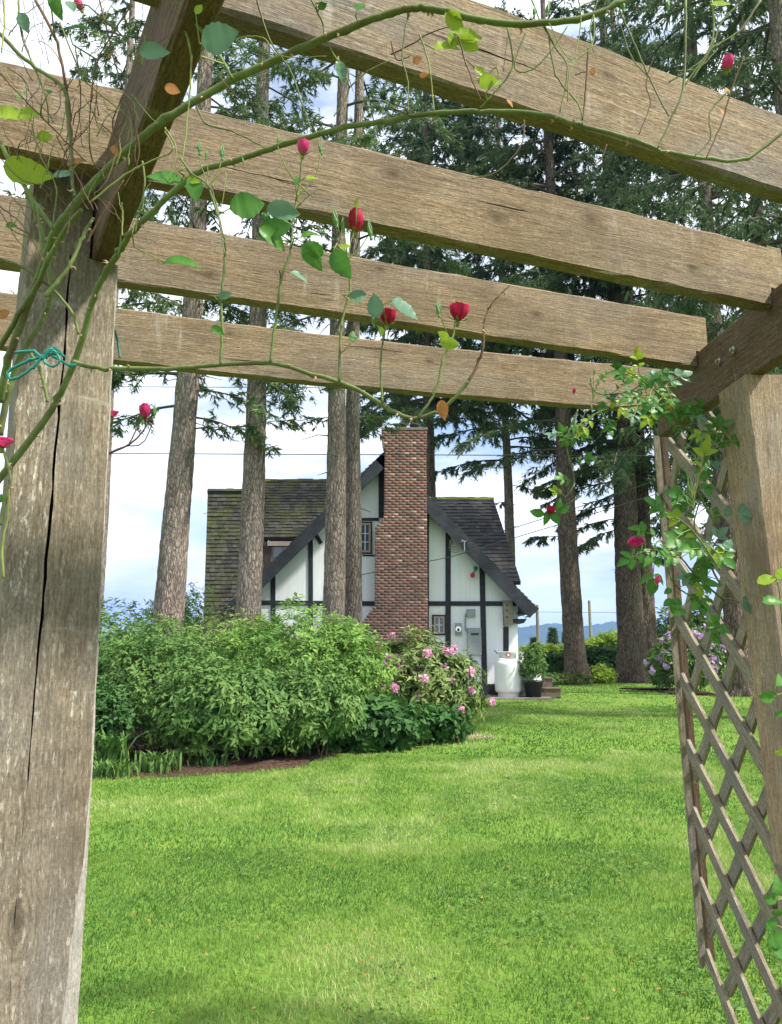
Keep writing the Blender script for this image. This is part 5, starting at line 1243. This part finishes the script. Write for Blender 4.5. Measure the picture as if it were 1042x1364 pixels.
Z2 = [([(45,40),(30,150),(45,220),(45,300)], 5, 'cane'), ([(75,90),(100,170),(115,300)], 5, 'cane_lime'), ([(180,95),(200,170),(240,270)], 5, 'cane_old'), ([(310,75),(325,170),(290,230),(235,290)], 6, 'cane'), ([(310,100),(300,190)], 3, 'cane_old'),
 ([(360,85),(330,170),(345,192),(385,180),(430,130),(470,70)], 5, 'cane'), ([(410,70),(440,130),(470,180),(450,300)], 5, 'cane'), ([(420,90),(440,200),(500,280),(510,330)], 5, 'cane'), ([(540,40),(535,120),(480,180),(470,270)], 5, 'cane_lime'),
 ([(525,130),(520,220),(510,320)], 5, 'cane_old'), ([(610,30),(640,100),(680,190),(740,310)], 6, 'cane'), ([(700,150),(680,220),(690,280),(660,360)], 4, 'cane_old'), ([(785,0),(780,220),(745,320),(710,395)], 7, 'cane'), ([(855,0),(855,110),(780,230)], 6, 'cane_lime'),
 ([(985,0),(930,80),(860,130),(800,215)], 7, 'cane'), ([(940,0),(880,60),(840,150),(740,220)], 6, 'cane'), ([(940,150),(910,230),(880,330),(840,420)], 5, 'cane_old'), ([(900,240),(850,300),(850,370),(810,415)], 5, 'cane_lime'), ([(355,320),(345,390),(280,460),(215,475)], 4, 'cane_old'),
 ([(575,385),(555,430),(520,458)], 4, 'cane_old'), ([(0,145),(60,115),(100,90),(160,70)], 5, 'cane_old'), ([(0,110),(15,160),(50,150)], 4, 'cane_old'), ([(500,0),(505,60),(480,160),(420,60)], 4, 'cane_lime'), ([(375,0),(400,60),(440,130)], 5, 'cane_lime'), ([(550,0),(530,80),(540,140)], 4, 'cane'),
 ([(0,285),(60,310),(115,300)], 4, 'cane_old'), ([(290,230),(280,180),(250,210)], 4, 'cane_lime'), ([(760,190),(820,180),(870,130)], 5, 'cane'), ([(490,200),(520,190)], 3, 'cane_old'), ([(690,210),(640,150),(610,60)], 4, 'cane')]
for pts, w, mt in Z2: cane(ra, pts, random.uniform(.84, .89), w/2, mt, 'stem', wend=w*.35, div=2, ox=521)
# leaves (centre x, y, span, direction, kind)
for (x, y, s_, a, k) in [(205,68,38,10,'b'),(293,50,52,8,'b'),(455,95,28,-70,'b'),(219,237,44,175,'g'),(260,252,34,-80,'g'),(258,240,20,-20,'y'),(330,274,46,20,'g'),(378,281,42,-5,'b'),(366,306,44,10,'g'),(364,316,40,-30,'g'),
  (416,341,38,-60,'g'),(413,312,24,20,'g'),(455,352,42,-60,'g'),(242,348,44,2,'g'),(400,368,26,-15,'b'),(290,440,18,-30,'g'),(417,331,30,150,'g'),(300,393,18,10,'b'),(540,412,40,-30,'b'),(500,407,30,100,'b'),(478,394,26,10,'b'),
  (75,8,30,-75,'g'),(105,35,32,10,'g'),(32,30,26,-70,'b'),(15,152,44,5,'y'),(36,228,60,-12,'y'),(85,232,26,10,'b'),(66,122,8,80,'g'),(60,182,20,10,'y'),(95,8,22,-60,'b'),(606,30,36,-50,'y'),(625,48,38,10,'y'),(598,62,42,20,'y'),(625,58,34,-15,'y'),(608,50,30,60,'y'),
  (440,3,22,10,'b'),(960,5,26,-10,'y'),(480,8,20,60,'g'),(265,12,16,60,'y'),(415,237,16,0,'y'),(395,240,12,80,'g'),(650,108,26,-10,'y'),(662,110,20,40,'y'),(600,458,26,-15,'y'),(590,446,14,150,'y'),(470,448,16,80,'g'),(508,440,14,100,'y'),(430,8,14,40,'g'),
  (475,270,10,90,'y'),(460,328,14,0,'y'),(40,150,24,-5,'y'),(0,664,12,60,'g'),(15,300,14,0,'g'),(355,290,16,-60,'g'),(640,95,18,-40,'y'),(565,100,12,0,'d'),(590,546,24,-80,'d'),(153,200,16,-60,'d'),(100,215,22,30,'d'),(148,72,14,60,'d'),(230,119,20,-10,'d'),(970,120,16,40,'d'),(680,137,12,-40,'d'),(790,95,12,60,'d'),(556,80,14,30,'d'),(962,148,10,70,'d'),(5,418,16,30,'d')]:
    leaf(ra, x, y, (.78 if y < 150 and x < 320 else .86) if y < 260 or x > 560 and y < 200 else .98, s_, a, k)
for (x, y, s_, k, tx) in [(474,292,30,'bud',.05),(517,417,27,'rose',.1),(612,410,31,'rose',.15),(404,194,22,'pink',.1),(970,82,22,'pink',.1),(246,25,20,'pink',-.3),(105,5,16,'pink',-.4),(4,583,24,'mag',.2),(0,487,0,'mag',0)]:
    if s_: flower(ra, x, y, .86 if y < 200 else 1.0, s_, k, tx)
for (x, y, s_) in [(447,291,26),(457,300,18),(493,307,24),(498,425,20),(584,412,20),(266,197,18),(275,206,12),(296,203,20),(427,197,18),(324,214,10),(371,186,14),(30,130,10),(22,128,10),(33,122,9),(830,6,22),(890,6,16),(730,12,20),(712,15,16)]:
    bud(ra, x, y, .86 if y < 260 else 1.0, s_, random.uniform(-.25, .25))
# stems behind the left post that show against the sky
for pts, w in (([(120,612),(145,604),(172,592),(190,575),(205,550)], 3), ([(172,592),(188,560),(192,552)], 2), ([(140,606),(165,595),(190,590),(205,560)], 2), ([(192,575),(200,540),(206,545)], 1.5)):
    cane(ra, pts, 1.75, w, 'cane_old', 'stem', wend=w*.6)
flower(ra, 193, 546, 1.75, 20, 'pink', .05); bud(ra, 206, 548, 1.75, 16); bud(ra, 190, 560, 1.75, 12); flower(ra, 149, 547, 1.75, 16, 'mag')
tie = [(20,470),(45,468),(60,478),(70,462),(85,475),(75,470),(40,480),(15,492),(10,500),(20,505),(45,488),(62,470),(72,475),(95,488),(100,485)]
t_ = cane(ra, tie, 1.03, 4, 'teal', 'plant_tie', wend=4)[0]
cane(ra, [(60,470),(70,465),(80,480),(70,488),(58,480),(66,468),(78,470)], 1.02, 3.5, 'teal', 'plant_tie', wend=3)
cane(ra, [(153,440),(156,450),(158,462),(160,476)], 1.52, 3, 'teal', 'plant_tie', wend=3)
# second rose on the lattice and right beam
rb_ = empty('climbing_rose', (1.0, 2.2, 0), 'leafy climbing rose with small pink blooms on the lattice and right beam', 'rose')
YB = 2.15
def vine(pts, Y, w, step, sz, mt='cane', dens=1.0, kinds='ggggggggyb', spread=26):
    step *= .9; sz *= 1.05
    o, A = cane(rb_, pts, Y, w, mt, 'cane', wend=1.5)
    d = np.r_[0, np.cumsum(np.linalg.norm(np.diff(A, axis=0), axis=1))]; tot = d[-1]; n = int(tot/step)
    for i in range(n):
        s_ = (i+rng.random())/n*tot; c = Vector([np.interp(s_, d, A[:, k]) for k in range(3)])
        a = rng.uniform(0, 6.28); ax_ = Vector((math.cos(a), rng.uniform(-.8, .25), math.sin(a)*.8)).normalized(); L = sz*rng.uniform(.7, 1.25)
        tip = c+ax_*L*1.6+Vector((0, 0, -.15*L)); mb = MB(); mb.tube([c, c.lerp(tip, .5)+Vector((0, 0, .1*L)), tip], .0012, 4)
        mb.build('leaf_stalk', M['cane_lime'], rb_)
        side = ax_.cross(Vector((0, -1, .4))).normalized(); k_ = random.choice(kinds); nrm = Vector((rng.uniform(-.5, .5), -1, .55+rng.uniform(-.4, .6)))
        place('leaf', random.choice(LM[k_]), rb_, tip, ax_+Vector((0, 0, -.2)), nrm, L*.95)
        for f_ in (.95, .5):
            for sg in (-1, 1):
                if f_ < .6 and rng.random() < .35: continue
                place('leaf', random.choice(LM[k_]), rb_, c.lerp(tip, f_*.97), side*sg+ax_*.55, nrm+Vector((rng.uniform(-.3, .3), 0, rng.uniform(-.3, .3))), L*(.8 if f_ > .6 else .65))
for pts, Y, w, st, sz in (
   ([(1010,600),(960,560),(920,560),(890,535),(860,510),(835,495)], [2.3, 2.25, 2.1], 4, .040, .038), ([(890,545),(850,540),(810,545),(780,560),(760,590)], [2.3, 2.3], 3, .036, .034),
   ([(770,545),(755,590),(765,640),(752,665)], 2.35, 2, .05, .030), ([(940,620),(930,580),(905,565),(880,545)], 2.25, 3, .04, .036), ([(955,700),(930,650),(945,610),(960,570)], 2.2, 3, .034, .042),
   ([(965,800),(930,770),(905,740),(880,720),(868,735)], [2.25, 2.15, 2.1], 3, .032, .042), ([(960,780),(940,740),(925,700),(935,660)], 2.2, 3, .034, .042), ([(960,850),(940,830),(925,800),(900,780),(890,760)], 2.2, 2.5, .036, .036),
   ([(870,500),(840,520),(800,525),(785,510)], [2.3, 2.3], 2.5, .028, .034), ([(900,560),(880,520),(850,500),(820,500)], 2.35, 2.5, .026, .036), ([(890,560),(870,545),(845,540),(830,560)], 2.4, 2, .028, .034),
   ([(900,530),(885,515),(870,520),(855,535)], 2.2, 2, .024, .036), ([(960,760),(925,710),(900,690),(885,700)], 2.1, 2.5, .035, .04), ([(990,640),(975,600),(960,570)], 2.24, 2.5, .034, .036)):
    vine(pts, Y, w, st, sz)
for (x, y, s_, k, Y) in [(847,719,18,'mag',2.1),(734,677,14,'rose',2.35),(876,772,10,'pink',2.1),(896,543,8,'pink',2.2),(765,520,7,'pink',2.3),(958,470,0,'pink',2)]:
    if s_: flower(rb_, x, y, Y, s_, k, -.5 if k == 'mag' else .1, -.8 if k == 'mag' else -.3)
cane(rb_, [(775,660),(755,672),(735,685),(718,684)], 2.35, 2, 'cane', 'stem', wend=1)
for (x, y, a) in ((728,690,-100),(715,683,170),(745,672,60),(752,678,20),(740,690,-60)): leaf(rb_, x, y, 2.35, 18, a, 'g')
for k in range(34):     # clusters of tiny green buds
    cx_, cy_ = random.choice([(925,635),(935,600),(870,520),(770,555),(790,510),(860,735),(855,725),(925,650)]); x, y = cx_+random.uniform(-22, 22), cy_+random.uniform(-18, 18)
    bud(rb_, x, y, 2.1, 8, random.uniform(-.4, .4)); cane(rb_, [(x, y+3), (x*.5+cx_*.5, y+8), (cx_, cy_+26)], 2.11, 1.1, 'cane_lime', 'stem', wend=.8)
# shoots at the right edge, close to the camera
for (x, y, s_, a, k) in [(1022,772,32,20,'y'),(1030,800,34,10,'g'),(1038,764,20,60,'y'),(1025,928,34,-5,'g'),(1038,905,26,50,'g'),(1035,1180,30,70,'g'),(1030,1196,30,0,'g'),(1040,1215,30,-20,'g'),(1028,1230,26,40,'g'),(1036,1250,34,10,'g'),(1040,1270,28,-40,'g'),(1040,950,20,0,'g'),(1042,1000,22,20,'y')]:
    leaf(rb_, x, y, 1.6, s_*.72, a, k)
cane(rb_, [(1080,1340),(1052,1270),(1044,1210),(1050,1150),(1060,1000),(1048,920),(1044,860),(1040,800),(1036,775)], 1.62, 3, 'cane', 'cane', wend=2)
for (a, b_) in (((1046,1240), (1030,1232)), ((1048,925), (1030,928)), ((1041,800), (1026,803))): cane(rb_, [a, ((a[0]+b_[0])/2, (a[1]+b_[1])/2-2), b_], 1.61, 1.5, 'cane_lime', 'stem', wend=1)

# every leaf hangs on a stalk from the nearest cane
for (pr, c, d, L) in LEAFB:
    q = min(CANEPTS, key=lambda p: (p-c).length); Dl = (q-c).length
    if Dl > .16: continue
    mb = MB(); mb.tube([q, q.lerp(c, .5)-d*min(.02, Dl*.3)+Vector((0, 0, .004)), c+d*L*.03], [.0011, .0009, .0007], 5); mb.build('leaf_stalk', M['cane_lime'], pr, True)
